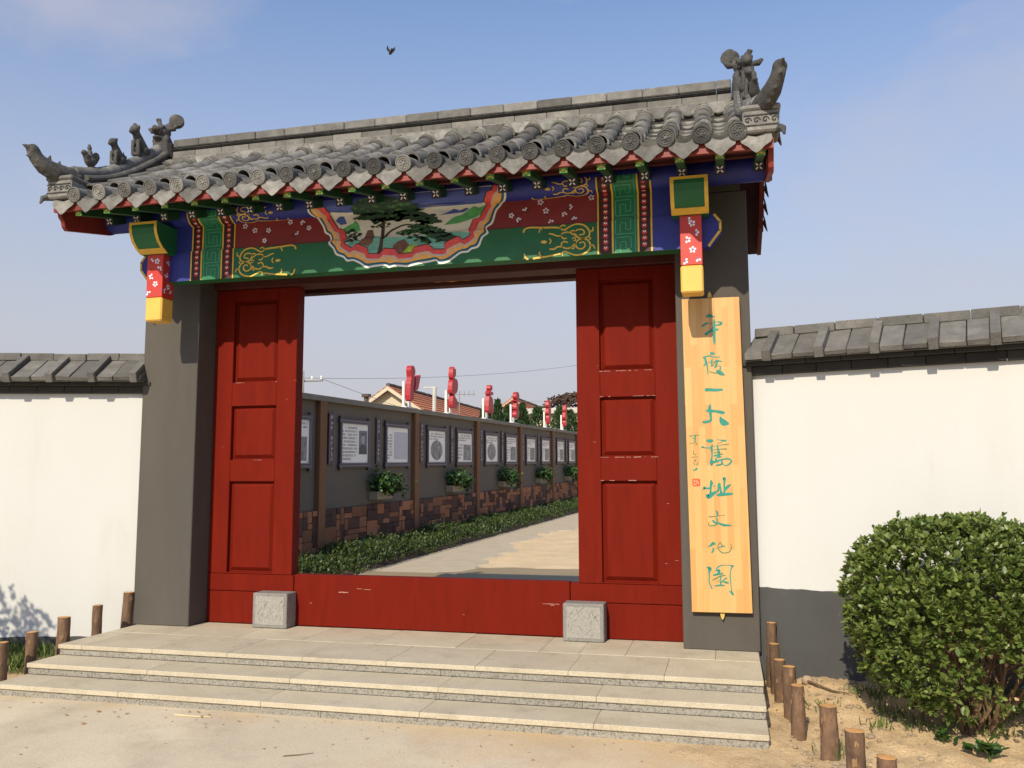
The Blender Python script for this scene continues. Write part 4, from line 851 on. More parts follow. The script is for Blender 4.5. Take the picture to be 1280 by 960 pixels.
# boards over the rafters
def slopeboard(y0, z0, y1, z1, t, name, m, x0=-2.84, x1=2.84):
    return GP(MB().hexa([(x0, y0, z0), (x1, y0, z0), (x1, y1, z1), (x0, y1, z1), (x0, y0, z0 + t), (x1, y0, z0 + t), (x1, y1, z1 + t), (x0, y1, z1 + t)]), name, m)
slopeboard(-0.595, 3.555, -0.02, 3.555 + .575 * math.tan(R(21)), 0.014, 'soffit_board', M_DRED)
slopeboard(-0.02, 3.776, 0.27, 3.90, 0.014, 'soffit_board', M_DRED)
slopeboard(0.27, 3.90, 1.58, 3.40, 0.014, 'soffit_board', M_DRED)
slopeboard(-0.972, 3.497, -0.48, 3.497 + .492 * math.tan(R(13)), 0.012, 'eave_board', M_DRED)
GP(MB().box((-2.84, -1.0, 3.468), (2.84, -0.972, 3.535)), 'eave_batten', M_EAVER)
GP(MB().box((-2.84, -0.645, 3.553), (2.84, -0.605, 3.606)), 'eave_batten', M_DRED)
# ---- bargeboards -----------------------------------------------------------
for s in (-1, 1):
    up = []; lo = []
    for k in range(13):
        y = -0.985 + k * (2 * (YR + .985)) / 12
        up.append((y, roofz(y) - .012)); lo.append((y, roofz(y) - .012 - (.20 if 0 < k < 12 else .1)))
    front = [(-0.985, roofz(-.985) - .012), (-.97, 3.50), (-.955, 3.475), (-.945, 3.44), (-.915, 3.415), (-.90, 3.37), (-.868, 3.345)]
    back = [(2 * YR - a, b_) for a, b_ in front]
    low = [(-.34, 3.452), (-.05, 3.60), (YR, 3.82), (2 * YR + .05, 3.60), (2 * YR + .34, 3.452)]
    poly = front + low + back[::-1] + up[::-1][1:-1]
    xa = s * 2.842
    GP(MB().prism(poly, lambda y, z: (xa, y, z), (-s * .035, 0, 0)), 'bargeboard', M_BARGE)
    # gable infill above the pillar, dark
    GP(MB().prism([(-.0, 3.523), (.62, 3.523), (.62, 3.70), (.27, 3.86), (0, 3.74)], lambda y, z: (s * 2.64, y, z), (-s * .5, 0, 0)), 'gable_wall', M_PILLAR)
# ------------------------------------------------------------------ roof
NR = 23; RSP = 2 * 2.611 / (NR - 1); ROWX = [-2.611 + RSP * k for k in range(NR)]
# deck: solid bed under the tiles
dk = MB(); ys = list(np.linspace(-0.935, 2 * YR + .935, 25)); poly = [(y, roofz(y) + .012) for y in ys] + [(y, roofz(y) - .03) for y in ys[::-1]]
roof = GP(MB().prism(poly, lambda y, z: (-2.835, y, z), (5.67, 0, 0)), 'roof', M_MORTAR)
def slope_at(y): 
    return math.atan2(roofz(y + .01) - roofz(y - .01), .02)
def half_tube(r0, r1, ln, th, a0, a1, seg, sgn=1):
    """barrel (sgn 1) or pan (sgn -1) tile lying along +y from y=0, with real thickness"""
    b = MB(); vs = []; fs = []
    for (y, r_) in ((0, r0), (ln, r1)):
        for rr_ in (r_, r_ - th):
            for k in range(seg + 1):
                a = a0 + (a1 - a0) * k / seg
                vs.append((rr_ * math.cos(a), y, sgn * rr_ * math.sin(a)))
    n = seg + 1
    for k in range(seg):
        fs += [(k, k + 1, 2 * n + k + 1, 2 * n + k), (n + k + 1, n + k, 3 * n + k, 3 * n + k + 1), (k + 1, k, n + k, n + k + 1), (2 * n + k, 2 * n + k + 1, 3 * n + k + 1, 3 * n + k)]
    fs += [(0, 2 * n, 3 * n, n), (seg, n + seg, 3 * n + seg, 2 * n + seg)]
    b.add(vs, fs); return b
BL = 0.275
barrels = [half_tube(.067, .060, BL + .02, .014, R(-12), R(192), 10).mesh('barrel_tile', smooth=True, jit=.0012) for _ in range(4)]
for me in barrels: me.materials.append(M_TILE)
pr = 0.105
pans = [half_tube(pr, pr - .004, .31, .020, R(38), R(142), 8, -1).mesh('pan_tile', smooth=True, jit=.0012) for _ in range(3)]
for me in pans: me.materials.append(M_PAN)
# round end tile: barrel with a stamped disc
def disc_tile():
    b = half_tube(.060, .056, .19, .014, R(-12), R(192), 10)
    b.lathe([(.0605, .012), (.0625, .002), (.0605, -.012), (.053, -.014), (.053, -.008), (.044, -.008), (.042, -.011), (.036, -.011), (.034, -.007), (.014, -.007), (.011, -.014), (.001, -.015)], (0, 0, .004), 'Y', 22)
    for k in range(7):
        a = 2 * math.pi * k / 7
        b.ell((.024 * math.cos(a), -.009, .004 + .024 * math.sin(a)), (.008, .005, .005), 6, 4)
    return b.mesh('end_tile', smooth=True, sm_angle=35)
end_me = disc_tile(); end_me.materials.append(M_TDARK)
def drip_tile():
    b = half_tube(pr, pr - .004, .2, .013, R(40), R(140), 8, -1)
    top = [(-.090, -.062), (-.05, -.088), (0, -.100), (.05, -.088), (.090, -.062)]
    low = [(.100, -.078), (.104, -.110), (.096, -.134), (.076, -.148), (.056, -.160), (.036, -.180), (.018, -.196), (0, -.206), (-.018, -.196), (-.036, -.180), (-.056, -.160), (-.076, -.148), (-.096, -.134), (-.104, -.110), (-.100, -.078)]
    b.prism(top[::-1] + low[::-1] if False else top + low, lambda x, z: (x, -.008 + (z + .07) * .50, z), (0, .013, 0))
    rim = [(x * .8, (z + .115) * .72 - .117) for x, z in low]
    return b.mesh('drip_tile', smooth=True, sm_angle=30)
drip_me = drip_tile(); drip_me.materials.append(M_TILE)
NB = 5
def put(me, name, x, y, dz, da=0.0, m=None):
    a = slope_at(y)
    o = inst(name, me, roof, (x + rng.uniform(-.003, .003), y, roofz(y) + dz), (a + da, rng.uniform(-.02, .02), rng.uniform(-.015, .015)), m=m)
    return o
for i, x in enumerate(ROWX):
    y = -1.035
    o = put(end_me, 'end_tile', x, y, .052, -R(9), m=(M_TILE if i < 7 or (i % 5 == 2 and i < 14) else None))
    y = -0.86
    for k in range(NB):
        if y > YR - .13: break
        a = slope_at(y + .1)
        put(barrels[(i * 3 + k) % 4], 'barrel_tile', x, y, .056 + rng.uniform(0, .005), -0.022)
        y += BL * math.cos(a) * .97
for i in range(NR + 1):
    x = ROWX[0] + RSP * (i - .5)
    put(drip_me, 'drip_tile', x, -1.025, .108, -R(8))
    y = -0.985
    for k in range(7):
        if y > YR - .16: break
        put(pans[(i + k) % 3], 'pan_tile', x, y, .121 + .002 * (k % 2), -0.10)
        y += 0.20 * math.cos(slope_at(y))
# mortar fillets where the barrels meet the ridge
fil = half_tube(.082, .075, .10, .03, R(-5), R(185), 10).mesh('mortar_collar', smooth=True, jit=.003); fil.materials.append(M_MORTAR)
for x in ROWX: put(fil, 'mortar_collar', x, YR - .155, .050, 0.0)
inf = MB()
pl = [(-.075, .0), (-.065, -.045), (-.04, -.07), (0, -.082), (.04, -.07), (.065, -.045), (.075, 0), (.105, .035), (-.105, .035)]
inf.prism(pl, lambda x, z: (x, 0, z), (0, .03, 0)); inf_me = inf.mesh('ridge_infill', bevel=.006); inf_me.materials.append(M_TILE)
for i in range(NR + 1):
    x = ROWX[0] + RSP * (i - .5)
    inst('ridge_infill', inf_me, roof, (x, YR - .122, 4.300), (-R(14), 0, 0))
# ridge courses
def course(z0, z1, hw, ln, m, name, bev, round_=False):
    x = -2.60 + rng.uniform(0, .1) - .1; first = True
    while x < 2.60:
        x0 = max(x, -2.60); x1 = min(x + ln, 2.60)
        if x1 - x0 > .03:
            d = rng.uniform(-.003, .003); e = rng.uniform(-.003, .003)
            if round_:
                b = MB().tube([(x0 + .0015, YR, (z0 + z1) / 2), (x1 - .0015, YR, (z0 + z1) / 2)], (z1 - z0) / 2, 12, flat=(hw / ((z1 - z0) / 2), 1))
                GPR(b, name, m, smooth=True)
            else:
                b = MB().box((x0 + .0015, YR - hw + d, z0 + e * .4), (x1 - .0015, YR + hw, z1 + e * .4)); GPR(b, name, m, bevel=bev)
        x += ln
def GPR(b, name, m, **k): return b.build(name, m, roof, **k)
GPR(MB().box((-2.59, YR - .10, 4.18), (2.59, YR + .10, 4.346)), 'ridge_bed', M_MORTAR)
course(4.347, 4.404, .085, .285, M_BRICKR, 'ridge_brick', .004)
course(4.404, 4.442, .104, .32, M_TDARK, 'ridge_roll', 0, True)
course(4.443, 4.522, .092, .30, M_BRICKR, 'ridge_cap_brick', .008)
# rear slope, one corrugated run per row
rs = MB()
for i, x in enumerate(ROWX):
    rs.tube([(x, y, roofz(y) + .03) for y in np.linspace(YR + .1, 2 * YR + 1.035, 7)], .058, 8)
tag(GPR(rs, 'rear_tiles', M_TILE, smooth=True), kind='stuff')
# ---- gable ridges, statues, upturned tips -----------------------------------
def capz(y):  # top of the gable ridge
    ys_ = [-1.0, -.72, -.43, -.14, .2]; zs = [3.875, 3.94, 4.07, 4.265, 4.53]
    return float(np.interp(y, ys_, zs)) if False else float(np.polyval(CP, y))
CP = np.polyfit([-1.0, -.72, -.43, -.14, .2], [3.878, 3.942, 4.075, 4.265, 4.53], 3)
def hipx(y): return 2.715 + 0.06 * max(0, (-.35 - y) / .65) ** 1.5
def lion(h, lean, tuft):
    b = MB(); k = h / .22
    b.ell((0, .03 * k, .045 * k), (.042 * k, .055 * k, .05 * k)); b.tube([(0, .04 * k, .03 * k), (0, .0, .10 * k), (0, -.03 * k, .165 * k)], [.05 * k, .042 * k, .03 * k], 10)
    b.ell((0, -.045 * k, .185 * k), (.038 * k, .042 * k, .04 * k)); b.ell((0, -.08 * k, .172 * k), (.024 * k, .025 * k, .022 * k))
    for s in (-1, 1):
        b.tube([(s * .022 * k, -.035 * k, .11 * k), (s * .024 * k, -.05 * k, .06 * k), (s * .024 * k, -.055 * k, .0)], [.02 * k, .016 * k, .018 * k], 8)
        b.ell((s * .038 * k, .03 * k, .03 * k), (.02 * k, .045 * k, .035 * k)); b.ell((s * .03 * k, -.03 * k, .21 * k), (.012 * k, .012 * k, .018 * k))
    if tuft: b.tube([(0, .075 * k, .03 * k), (0, .10 * k, .08 * k), (0, .085 * k, .12 * k)], [.018 * k, .024 * k, .012 * k], 8)
    else: b.ell((0, -.035 * k, .225 * k), (.018 * k, .02 * k, .02 * k))
    b.box((-.035 * k, -.07 * k, -.02), (.035 * k, .08 * k, .012))
    return b
def rider():
    b = MB()
    b.ell((0, 0, .05), (.04, .06, .045)); b.tube([(0, -.03, .05), (0, -.06, .10)], [.03, .024], 8); b.ell((0, -.068, .115), (.024, .028, .026)); b.ell((0, -.095, .11), (.01, .014, .01))
    b.tube([(0, .04, .05), (0, .075, .11)], [.028, .034], 8); b.ell((0, .075, .115), (.026, .03, .03))
    b.tube([(0, 0, .07), (0, 0, .14)], [.028, .022], 8); b.ell((0, 0, .165), (.02, .02, .026)); b.ell((0, 0, .19), (.012, .012, .012))
    b.tube([(0, 0, -.02), (0, 0, .04)], .024, 8)
    return b
def dragon(s):
    b = MB()
    b.tube([(0, .03, -.10), (0, .02, .02), (0, 0, .09)], [.085, .08, .06], 10)
    b.ell((0, 0, .125), (.068, .07, .06)); b.ell((0, -.075, .125), (.044, .045, .026)); b.ell((0, -.10, .14), (.022, .018, .018)); b.ell((0, -.06, .055), (.036, .045, .018))
    for k in (-1, 1):
        b.ell((k * .035, -.052, .158), (.021, .018, .019)); b.tube([(k * .055, .0, .15), (k * .095, .01, .155), (k * .125, .0, .18)], [.02, .026, .012], 8)
        b.tube([(k * .03, -.06, .11), (k * .03, -.08, .085)], [.01, .005], 6); b.ell((k * .05, -.01, .05), (.025, .03, .045))
    b.tube([(s * .02, .01, .17), (s * .035, .01, .225), (s * .045, .005, .262)], [.02, .017, .024], 8)
    b.tube([(-s * .01, .02, .165), (-s * .05, .045, .20), (-s * .085, .06, .235)], [.035, .034, .03], 10)
    b.tube([(-s * .085 + s * .016, .06 + .026, .245), (-s * .085 - s * .016, .06 - .026, .245)], [.058, .058], 18)
    return b
st_me = [sculpt(rider(), 'rider_figure', M_BEAST, .007, 2), sculpt(lion(.215, 0, True), 'beast_figure', M_BEAST, .007, 2), sculpt(lion(.255, 0, False), 'beast_figure', M_BEAST, .007, 2)]
for s in (-1, 1):
    # body swept down the slope
    yl = list(np.linspace(.30, -.84, 16)); b = MB(); vs = []; fs = []
    for y in yl:
        c = s * hipx(y); zt = capz(y) - .075; zb_ = roofz(y) + .0
        vs += [(c - .082, y, zb_), (c - .078, y, zt), (c + .078, y, zt), (c + .082, y, zb_)]
    for i in range(len(yl) - 1):
        for k in range(4): fs.append((i * 4 + k, i * 4 + (k + 1) % 4, (i + 1) * 4 + (k + 1) % 4, (i + 1) * 4 + k))
    fs += [(0, 1, 2, 3), tuple(range(4 * len(yl) - 4, 4 * len(yl)))[::-1]]
    b.add(vs, fs); ridge = GPR(b, 'gable_ridge', M_TDARK if False else M_TILE)
    # rolls along both sides and cap pieces
    for sd in (-1, 1):
        GPR(MB().tube([(s * hipx(y) + sd * .082, y, capz(y) - .105) for y in yl], .024, 8), 'side_roll', M_TILE, smooth=True)
    seg = np.linspace(.24, -.90, 6)
    for a, c in zip(seg[:-1], seg[1:]):
        yy = np.linspace(a, c + .004, 5); GPR(MB().tube([(s * hipx(y), y, capz(y) - .058) for y in yy], [.060, .058, .057, .056, .054], 10), 'ridge_cap_tile', M_TILE, smooth=True)
    # end block with scrolls
    xb = s * 2.762
    blk = GPR(MB().box((xb - .118, -1.045, 3.570), (xb + .118, -.80, 3.722)), 'carved_block', M_TILE, bevel=.012)
    GPR(MB().box((xb - .128, -1.055, 3.719), (xb + .128, -.79, 3.757)), 'block_moulding', M_TILE, bevel=.012)
    cv = MB()
    for k in range(4):
        cx = -.085 + k * .057
        cc = [(cx + .024 * (1 - t / 8) * math.cos(t), .024 * (1 - t / 8) * math.sin(t)) for t in np.linspace(0, 6.8, 12)]
        cv.tube([(xb + u, -1.048, 3.648 + v) for u, v in cc], .005, 5); cv.tube([(xb - s * .121, -.925 + u * .9, 3.648 + v) for u, v in cc], .005, 5)
    cv.tube([(xb - .11, -1.048, 3.613), (xb + .11, -1.048, 3.613)], .005, 5); cv.tube([(xb - .11, -1.048, 3.683), (xb + .11, -1.048, 3.683)], .005, 5)
    GPR(cv, 'scroll_relief', M_TDARK, smooth=True)
    # upturned fish-tail tip
    t = MB()
    path = [(s * 2.75, -.82, 3.80), (s * 2.77, -.93, 3.785), (s * 2.80, -1.04, 3.785), (s * 2.84, -1.13, 3.815), (s * 2.865, -1.18, 3.865), (s * 2.88, -1.205, 3.915)]
    t.tube(path, [.070, .076, .074, .066, .054, .050], 10, flat=(.85, 1.1)); t.ell((s * 2.882, -1.205, 3.925), (.050, .052, .050))
    t.tube([(s * 2.884, -1.235, 3.93), (s * 2.905, -1.295, 3.945)], [.03, .005], 6)
    for q, d in (((2.80, -1.02, 3.845), (.0, .02, .06)), ((2.83, -1.09, 3.87), (0, .015, .06)), ((2.84, -1.16, 3.80), (.02, -.07, -.02)), ((2.80, -1.07, 3.745), (.02, -.07, -.02)), ((2.87, -1.21, 3.87), (.02, -.06, -.012))):
        t.tube([(s * q[0], q[1], q[2]), (s * (q[0] + d[0]), q[1] + d[1], q[2] + d[2])], [.026, .004], 6)
    obj('upturned_tip', sculpt(t, 'upturned_tip', M_BEAST, .009, 2), None, roof)
    # tail piece under the tip
    GPR(MB().tube([(s * 2.86, -1.0, 3.60), (s * 2.90, -1.06, 3.57), (s * 2.905, -1.075, 3.525)], [.035, .022, .008], 8), 'tip_bracket', M_TDARK, smooth=True)
    for me, y in zip(st_me, (-.72, -.42, -.13)):
        a = slope_at(y) * .35
        inst('ridge_figure', me, roof, (s * hipx(y), y, capz(y) - .004), (a, 0, 0))
    obj('dragon_head', sculpt(dragon(s), 'dragon_head', M_BEAST, .007, 2), None, roof, (s * 2.70, .15, 4.455), scale=(1.22, 1.15, 1.08))
    # side drips on the gable edge
    for k in range(12):
        y = -.80 + k * .195
        o = inst('gable_drip_tile', drip_me, roof, (s * 2.868, y, roofz(y) + .118), (0, 0, s * R(90)), scale=(1.0, .5, 1.0))
        o = inst('gable_end_tile', end_me, roof, (s * 2.868, y + .097, roofz(y + .097) + .03), (0, 0, s * R(90)), scale=(.8, .35, .8))
# ------------------------------------------------------------------ signboard
sg = empty('wooden_signboard', (2.40, -0.03, 0.28), 'tall pale pine signboard with teal Chinese calligraphy hung on the right pillar', 'sign')
def SGP(o): o.parent = sg; o.matrix_parent_inverse = Matrix.Translation(sg.location).inverted(); return o
bd = MB().hexa([(2.193, -.055, .284), (2.632, -.055, .287), (2.632, -.024, .287), (2.193, -.024, .284), (2.172, -.055, 2.667), (2.606, -.055, 2.664), (2.606, -.024, 2.664), (2.172, -.024, 2.667)])
o = bd.build('board', M_SIGN, sg, bevel=.003); o.location = -sg.location
names = ['character'] * 9 + ['inscription']
for gi, gl in enumerate(GLYPHS):
    b = MB(); b2 = MB()
    for k, st in enumerate(gl):
        thin = max(p[2] for p in st) < .0095
        tgt = b2 if thin else b; y = -.0562 - .00012 * k
        for q in ribbon2d([(p[0], p[1], max(p[2], .0038)) for p in st], 5):
            pts = [(p[0], y, p[1]) for p in q]
            n = (Vector(pts[1]) - Vector(pts[0])).cross(Vector(pts[2]) - Vector(pts[1]))
            if n.y > 0: pts = pts[::-1]
            tgt.add(pts, [tuple(range(len(pts)))])
    main, m_ = (b, M_TEAL) if b.f else (b2, M_TEALT)
    o = main.build(names[gi], m_, sg); o.location = -sg.location
    if b.f and b2.f: b2.build('fine_stroke', M_TEALT, o)
sq = []
x0, z0, x1, z1 = 2.219, 1.219, 2.278, 1.277
for cx, cz, a0 in ((x1 - .012, z1 - .012, 0), (x0 + .012, z1 - .012, 90), (x0 + .012, z0 + .012, 180), (x1 - .012, z0 + .012, 270)):
    sq += [(cx + .012 * math.cos(R(a0 + a)), cz + .012 * math.sin(R(a0 + a))) for a in (0, 30, 60, 90)]
b = MB().prism(sq, lambda x, z: (x, -.0566, z), (0, .001, 0)); seal = b.build('seal', M_SEAL, sg); seal.location = -sg.location
b = MB()
for st in ([(.012, .045, .004), (.022, .04, .004), (.014, .03, .004)], [(.018, .012, .006), (.03, .02, .004), (.034, .045, .004)], [(.03, .03, .004), (.045, .034, .005), (.044, .015, .004)], [(.01, .02, .004), (.016, .01, .004)]):
    for q in ribbon2d([(x0 + p[0], z0 + p[1], p[2]) for p in st], 3): b.add([(p[0], -.0572, p[1]) for p in q], [tuple(range(len(q)))])
b.build('seal_marks', mat('seal_gap', (0.72, 0.45, 0.20), .6, .1, 8), seal)
for z, d in ((2.672, 1), (0.28, -1)):
    hk = MB().prism([(-.017, 0), (.017, 0), (.012, d * .03), (0, d * .05), (-.012, d * .03)], lambda x, zz: (2.385 + (0.03 if d < 0 else 0) + x, -.036, z + zz), (0, .004, 0))
    o = hk.build('hanging_plate', M_BRASS, sg); o.location = -sg.location
# ------------------------------------------------------------------ log palisades
def log(x, y, z0, z1, r, lean, seed, label, group):
    rr = random.Random(seed); n = 9; seg = 14
    b = MB(); vs = []; fs = []; h = z1 - z0
    ph = [rr.random() * 6 for _ in range(4)]
    for i in range(n):
        t = i / (n - 1)
        for k in range(seg):
            a = 2 * math.pi * k / seg
            rad = r * (1.06 - .08 * t) * (1 + .05 * math.sin(2 * a + ph[0] + t * 2) + .035 * math.sin(5 * a + ph[1] - 4 * t) + rr.uniform(-.04, .04))
            vs.append((rad * math.cos(a) + lean[0] * t * h, rad * math.sin(a) + lean[1] * t * h, t * h + (rr.uniform(-.002, .002) if i == n - 1 else 0)))
    for i in range(n - 1):
        for k in range(seg): fs.append((i * seg + k, i * seg + (k + 1) % seg, (i + 1) * seg + (k + 1) % seg, (i + 1) * seg + k))
    o = empty('log_post', (x, y, z0), label, 'log post', group)
    b.add(vs, fs); bark = b.build('bark', M_BARK, o, smooth=True, sm_angle=60)
    c = MB(); top = [(v[0] * .99, v[1] * .99, h - .0005) for v in vs[-seg:]]; top = [((p[0] - lean[0] * h) * 1.0 + lean[0] * h, p[1], p[2]) for p in top]
    cx = lean[0] * h; cy = lean[1] * h; inner = [(cx + (p[0] - cx) * .55, cy + (p[1] - cy) * .55, h + .0015) for p in top]
    c.add(top + inner + [(cx, cy, h + .001)], [(k, (k + 1) % seg, seg + (k + 1) % seg, seg + k) for k in range(seg)] + [(seg + k, seg + (k + 1) % seg, 2 * seg) for k in range(seg)])
    c.build('cut_end', M_CUT, o)
    # torn patches of bark
    for _ in range(rr.randint(2, 4)):
        pb = MB(); a = rr.uniform(3.3, 6.1); t = rr.uniform(.25, .9); w = rr.uniform(.2, .6); hh = rr.uniform(.015, .05); rad = r * 1.05
        e0 = [rr.uniform(-.012, .012) for _ in range(5)]; e1 = [rr.uniform(-.014, .014) for _ in range(5)]
        for j in range(5):
            a_ = a + j * w / 4
            for zz in (e0[j], hh + e1[j]): pb.v.append((rad * math.cos(a_) + lean[0] * t * h, rad * math.sin(a_) + lean[1] * t * h, max(.01, min(h - .004, t * h + zz))))
        pb.f = [(2 * j, 2 * j + 2, 2 * j + 3, 2 * j + 1) for j in range(4)]
        pb.build('torn_bark', M_BARKP, bark)
    return o
GR = 'log posts edging the bed right of the steps'; GL = 'log posts edging the bed left of the steps'
RL = [(2.752, -.02, .222, .037), (2.775, -.20, .105, .037), (2.785, -.50, .055, .039), (2.83, -.80, .075, .040), (2.842, -1.26, .062, .040), (2.975, -1.66, .052, .046), (3.05, -2.08, .045, .046), (3.14, -2.46, .040, .044)]
labsR = ['tall thin log post touching the gate pillar right of the steps', 'log post standing second from the gate pillar right of the steps', 'log post standing third from the gate pillar right of the steps', 'log post standing fourth from the gate pillar right of the steps', 'log post at the right corner of the lowest step', 'thick flaking log post just beyond the lowest step, before the round shrub', 'straight log post beside grass, second beyond the lowest step, before the round shrub', 'last log post of the row before the round shrub']
for i, (x, y, zt, r_) in enumerate(RL):
    log(x, y, soil_r(max(x, 2.8), y) - .04, zt, r_, (rng.uniform(-.03, .03), rng.uniform(-.03, .03)), 40 + i, labsR[i], GR)
LL = [(-2.745, -.02, .282, .046, .05), (-2.755, -.36, .216, .041, .0), (-2.76, -.745, .178, .047, .02), (-2.765, -1.06, .114, .041, .0), (-2.77, -1.34, .086, .046, .0)]
labsL = ['knotty dark log post touching the gate pillar left of the steps', 'slim straight log post second from the gate pillar left of the steps', 'thick log post with orange cut top, third from the gate pillar left of the steps', 'slim log post fourth from the gate pillar left of the steps', 'log post at the left corner of the lowest step']
for i, (x, y, zt, r_, ln) in enumerate(LL):
    o = log(x, y, GZ - .04, zt, r_, (ln, 0), 60 + i, labsL[i], GL)
    if i == 0:
        MB().tube([(.03, -.02, .14), (.065, -.03, .13), (.075, -.03, .10)], [.014, .012, .004], 7).build('branch_stub', M_BARK, o, smooth=True)

# ------------------------------------------------------------------ shrubs
def shrub(x, y, z, rx, ry, h, seed, label, n_ros=1900):
    rs = np.random.RandomState(seed); rr = random.Random(seed)
    o = empty('round_shrub', (x, y, z), label, 'shrub', 'clipped shrubs beside the steps')
    c = np.array((0, 0, h * .535)); rz_ = h * .50
    # stems fanning out of the ground
    sb = MB(); tips = []
    for k in range(26):
        a = rr.random() * 2 * math.pi; sp_ = rr.uniform(.15, .95) * rx * .8; top = rr.uniform(.45, .85) * h
        p = [(rr.uniform(-.07, .07), rr.uniform(-.07, .07), -.03)]
        for t in (.2, .45, .7, 1.0):
            p.append((p[0][0] + math.cos(a) * sp_ * t ** .8 + rr.uniform(-.025, .025), p[0][1] + math.sin(a) * sp_ * t ** .8 + rr.uniform(-.025, .025), top * t ** 1.15))
        r0 = rr.uniform(.007, .016); sb.tube(p, [r0, r0 * .85, r0 * .7, r0 * .5, r0 * .3], 6); tips.append(p)
        for j in (2, 3):
            q = Vector(p[j]); d = Vector((rr.uniform(-.6, .6), rr.uniform(-.6, .6), rr.uniform(.2, .8))).normalized() * rr.uniform(.15, .3)
            sb.tube([q, q + d * .5 + Vector((0, 0, .02)), q + d], [r0 * .5, r0 * .4, r0 * .2], 5)
    sb.build('stem', M_STEM, o, smooth=True)
    # rosettes of leaves over an uneven dome, thinner below where the stems show
    pos = []; dr = []; sz = []
    lumps = rs.normal(size=(46, 3)); lumps /= np.linalg.norm(lumps, axis=1, keepdims=True); la = rs.uniform(-.20, .09, 46)
    cnt = 0
    while cnt < n_ros:
        d = rs.normal(size=3); d /= np.linalg.norm(d)
        low = d[2] < -.30
        if low and rs.rand() < min(.96, .45 + (-d[2]) * .5 - (.25 if d[0] < -.1 else -.05)): continue
        w = np.exp(9 * (lumps @ d - 1)); bump = float((w * la).sum() / max(w.sum(), 1e-6)) * .9
        hole = float(math.sin(d[0] * 7 + seed) * math.sin(d[2] * 8 + 1) * math.cos(d[1] * 6))
        if hole > .5 and rs.rand() < .75: continue
        depth = 1.0 - abs(rs.normal()) * .12 if rs.rand() < .8 else rs.uniform(.45, .95)
        rad = np.array((rx, ry, rz_)) * (depth + bump)
        sq = 1.0 / max(1e-3, (abs(d[0]) ** 2.6 + abs(d[1]) ** 2.6 + abs(d[2]) ** 2.6) ** (1 / 2.6))
        p = c + d * sq * rad
        if p[2] < .06: continue
        ax = d * .55 + np.array((0, 0, .62)) + rs.normal(size=3) * .28; ax /= np.linalg.norm(ax)
        nl = rs.randint(5, 9); s0 = rs.uniform(.026, .046)
        u = np.cross(ax, (0.3, .1, 1)); u /= np.linalg.norm(u); v = np.cross(ax, u); ph_ = rs.rand() * 6
        for k in range(nl):
            a = ph_ + k * 2.4; til = rs.uniform(.35, 1.15)
            dd = ax * math.cos(til) + (u * math.cos(a) + v * math.sin(a)) * math.sin(til)
            pos.append(p - ax * (k * .004) + dd * .004); dr.append(dd); sz.append(s0 * rs.uniform(.75, 1.2))
        cnt += 1
    me = leaves_mesh('foliage', np.array(pos), np.array(dr), np.array(sz), M_LEAF, seed, 1.0)
    obj('foliage', me, None, o)
    # loose shoots standing out of the dome
    sh_ = MB(); sp0 = []; sd0 = []; ss0 = []
    for k in range(26):
        d = rs.normal(size=3); d[2] = abs(d[2]) * .9 + .1; d /= np.linalg.norm(d); sq = 1.0 / ((abs(d) ** 2.6).sum() ** (1 / 2.6)); p = c + d * sq * np.array((rx, ry, rz_)) * .93
        ax = d * .6 + np.array((0, 0, .7)) + rs.normal(size=3) * .2; ax /= np.linalg.norm(ax); ln = rs.uniform(.03, .09)
        sh_.tube([p, p + ax * ln], [.0025, .0015], 5)
        for t in np.linspace(.3, 1, 6):
            for q in (0, 1): sp0.append(p + ax * ln * t); dd = ax * .6 + rs.normal(size=3) * .6; sd0.append(dd); ss0.append(rs.uniform(.025, .04))
    sh_.build('shoots', M_GRASS, o); obj('shoot_leaves', leaves_mesh('shoot_leaves', np.array(sp0), np.array(sd0), np.array(ss0), M_LEAF, seed + 3, 1.0), None, o)
    # a few dry leaves caught low in the shrub
    n = 12; pp = np.stack((rs.uniform(-.35, .5, n), rs.uniform(-.62, -.42, n) * ry / .6, rs.uniform(.15, .48, n)), 1)
    obj('dry_leaf', leaves_mesh('dry_leaf', pp, rs.normal(size=(n, 3)), rs.uniform(.028, .045, n), M_DRY, seed + 1, 1.1), None, o)
    return o
shrub(3.845, -1.06, -.19, .73, .64, 1.215, 5, 'dense round evergreen shrub with glossy leaves on the sandy bed before the right wall', 4700)
shrub(-4.24, -2.72, -.24, .72, .66, 2.12, 9, 'taller evergreen shrub on the bed before the left wall', 1500)

# ------------------------------------------------------------------ grass, weeds, litter
def tufts(name, spots, m, hmin, hmax, label, seed, blades=26, spread=.06):
    rs = np.random.RandomState(seed); pos = []; dr = []; sz = []
    for (x, y, z, k) in spots:
        for _ in range(int(blades * k)):
            pos.append((x + rs.normal() * spread, y + rs.normal() * spread, z)); dr.append((rs.normal() * .35, rs.normal() * .35, 1)); sz.append(rs.uniform(hmin, hmax))
    me = leaves_mesh(name, np.array(pos), np.array(dr), np.array(sz), m, seed, .16)
    o = obj(name, me, None); return tag(o, label, 'grass', kind='stuff')
sp_ = [(3.0 + .05 * k, -1.55 - .06 * k, soil_r(3.1, -1.6), 1) for k in range(2)] + [(3.10, -2.0, GZ, 1.6), (3.0, -2.02, GZ, .6), (3.16, -2.12, GZ, 1.2), (3.02, -.75, soil_r(3, -.75), .8), (3.08, -.70, soil_r(3, -.7), .8)]
rr = random.Random(77)
for k in range(34):
    x = rr.uniform(3.3, 4.4); y = rr.uniform(-1.15, -.45); sp_.append((x, y, soil_r(x, y) - .005, rr.uniform(.8, 1.6)))
tufts('grass', sp_, M_GRASS, .03, .085, 'short grass growing in the sandy bed by the logs and shrub', 3)
sp_ = []
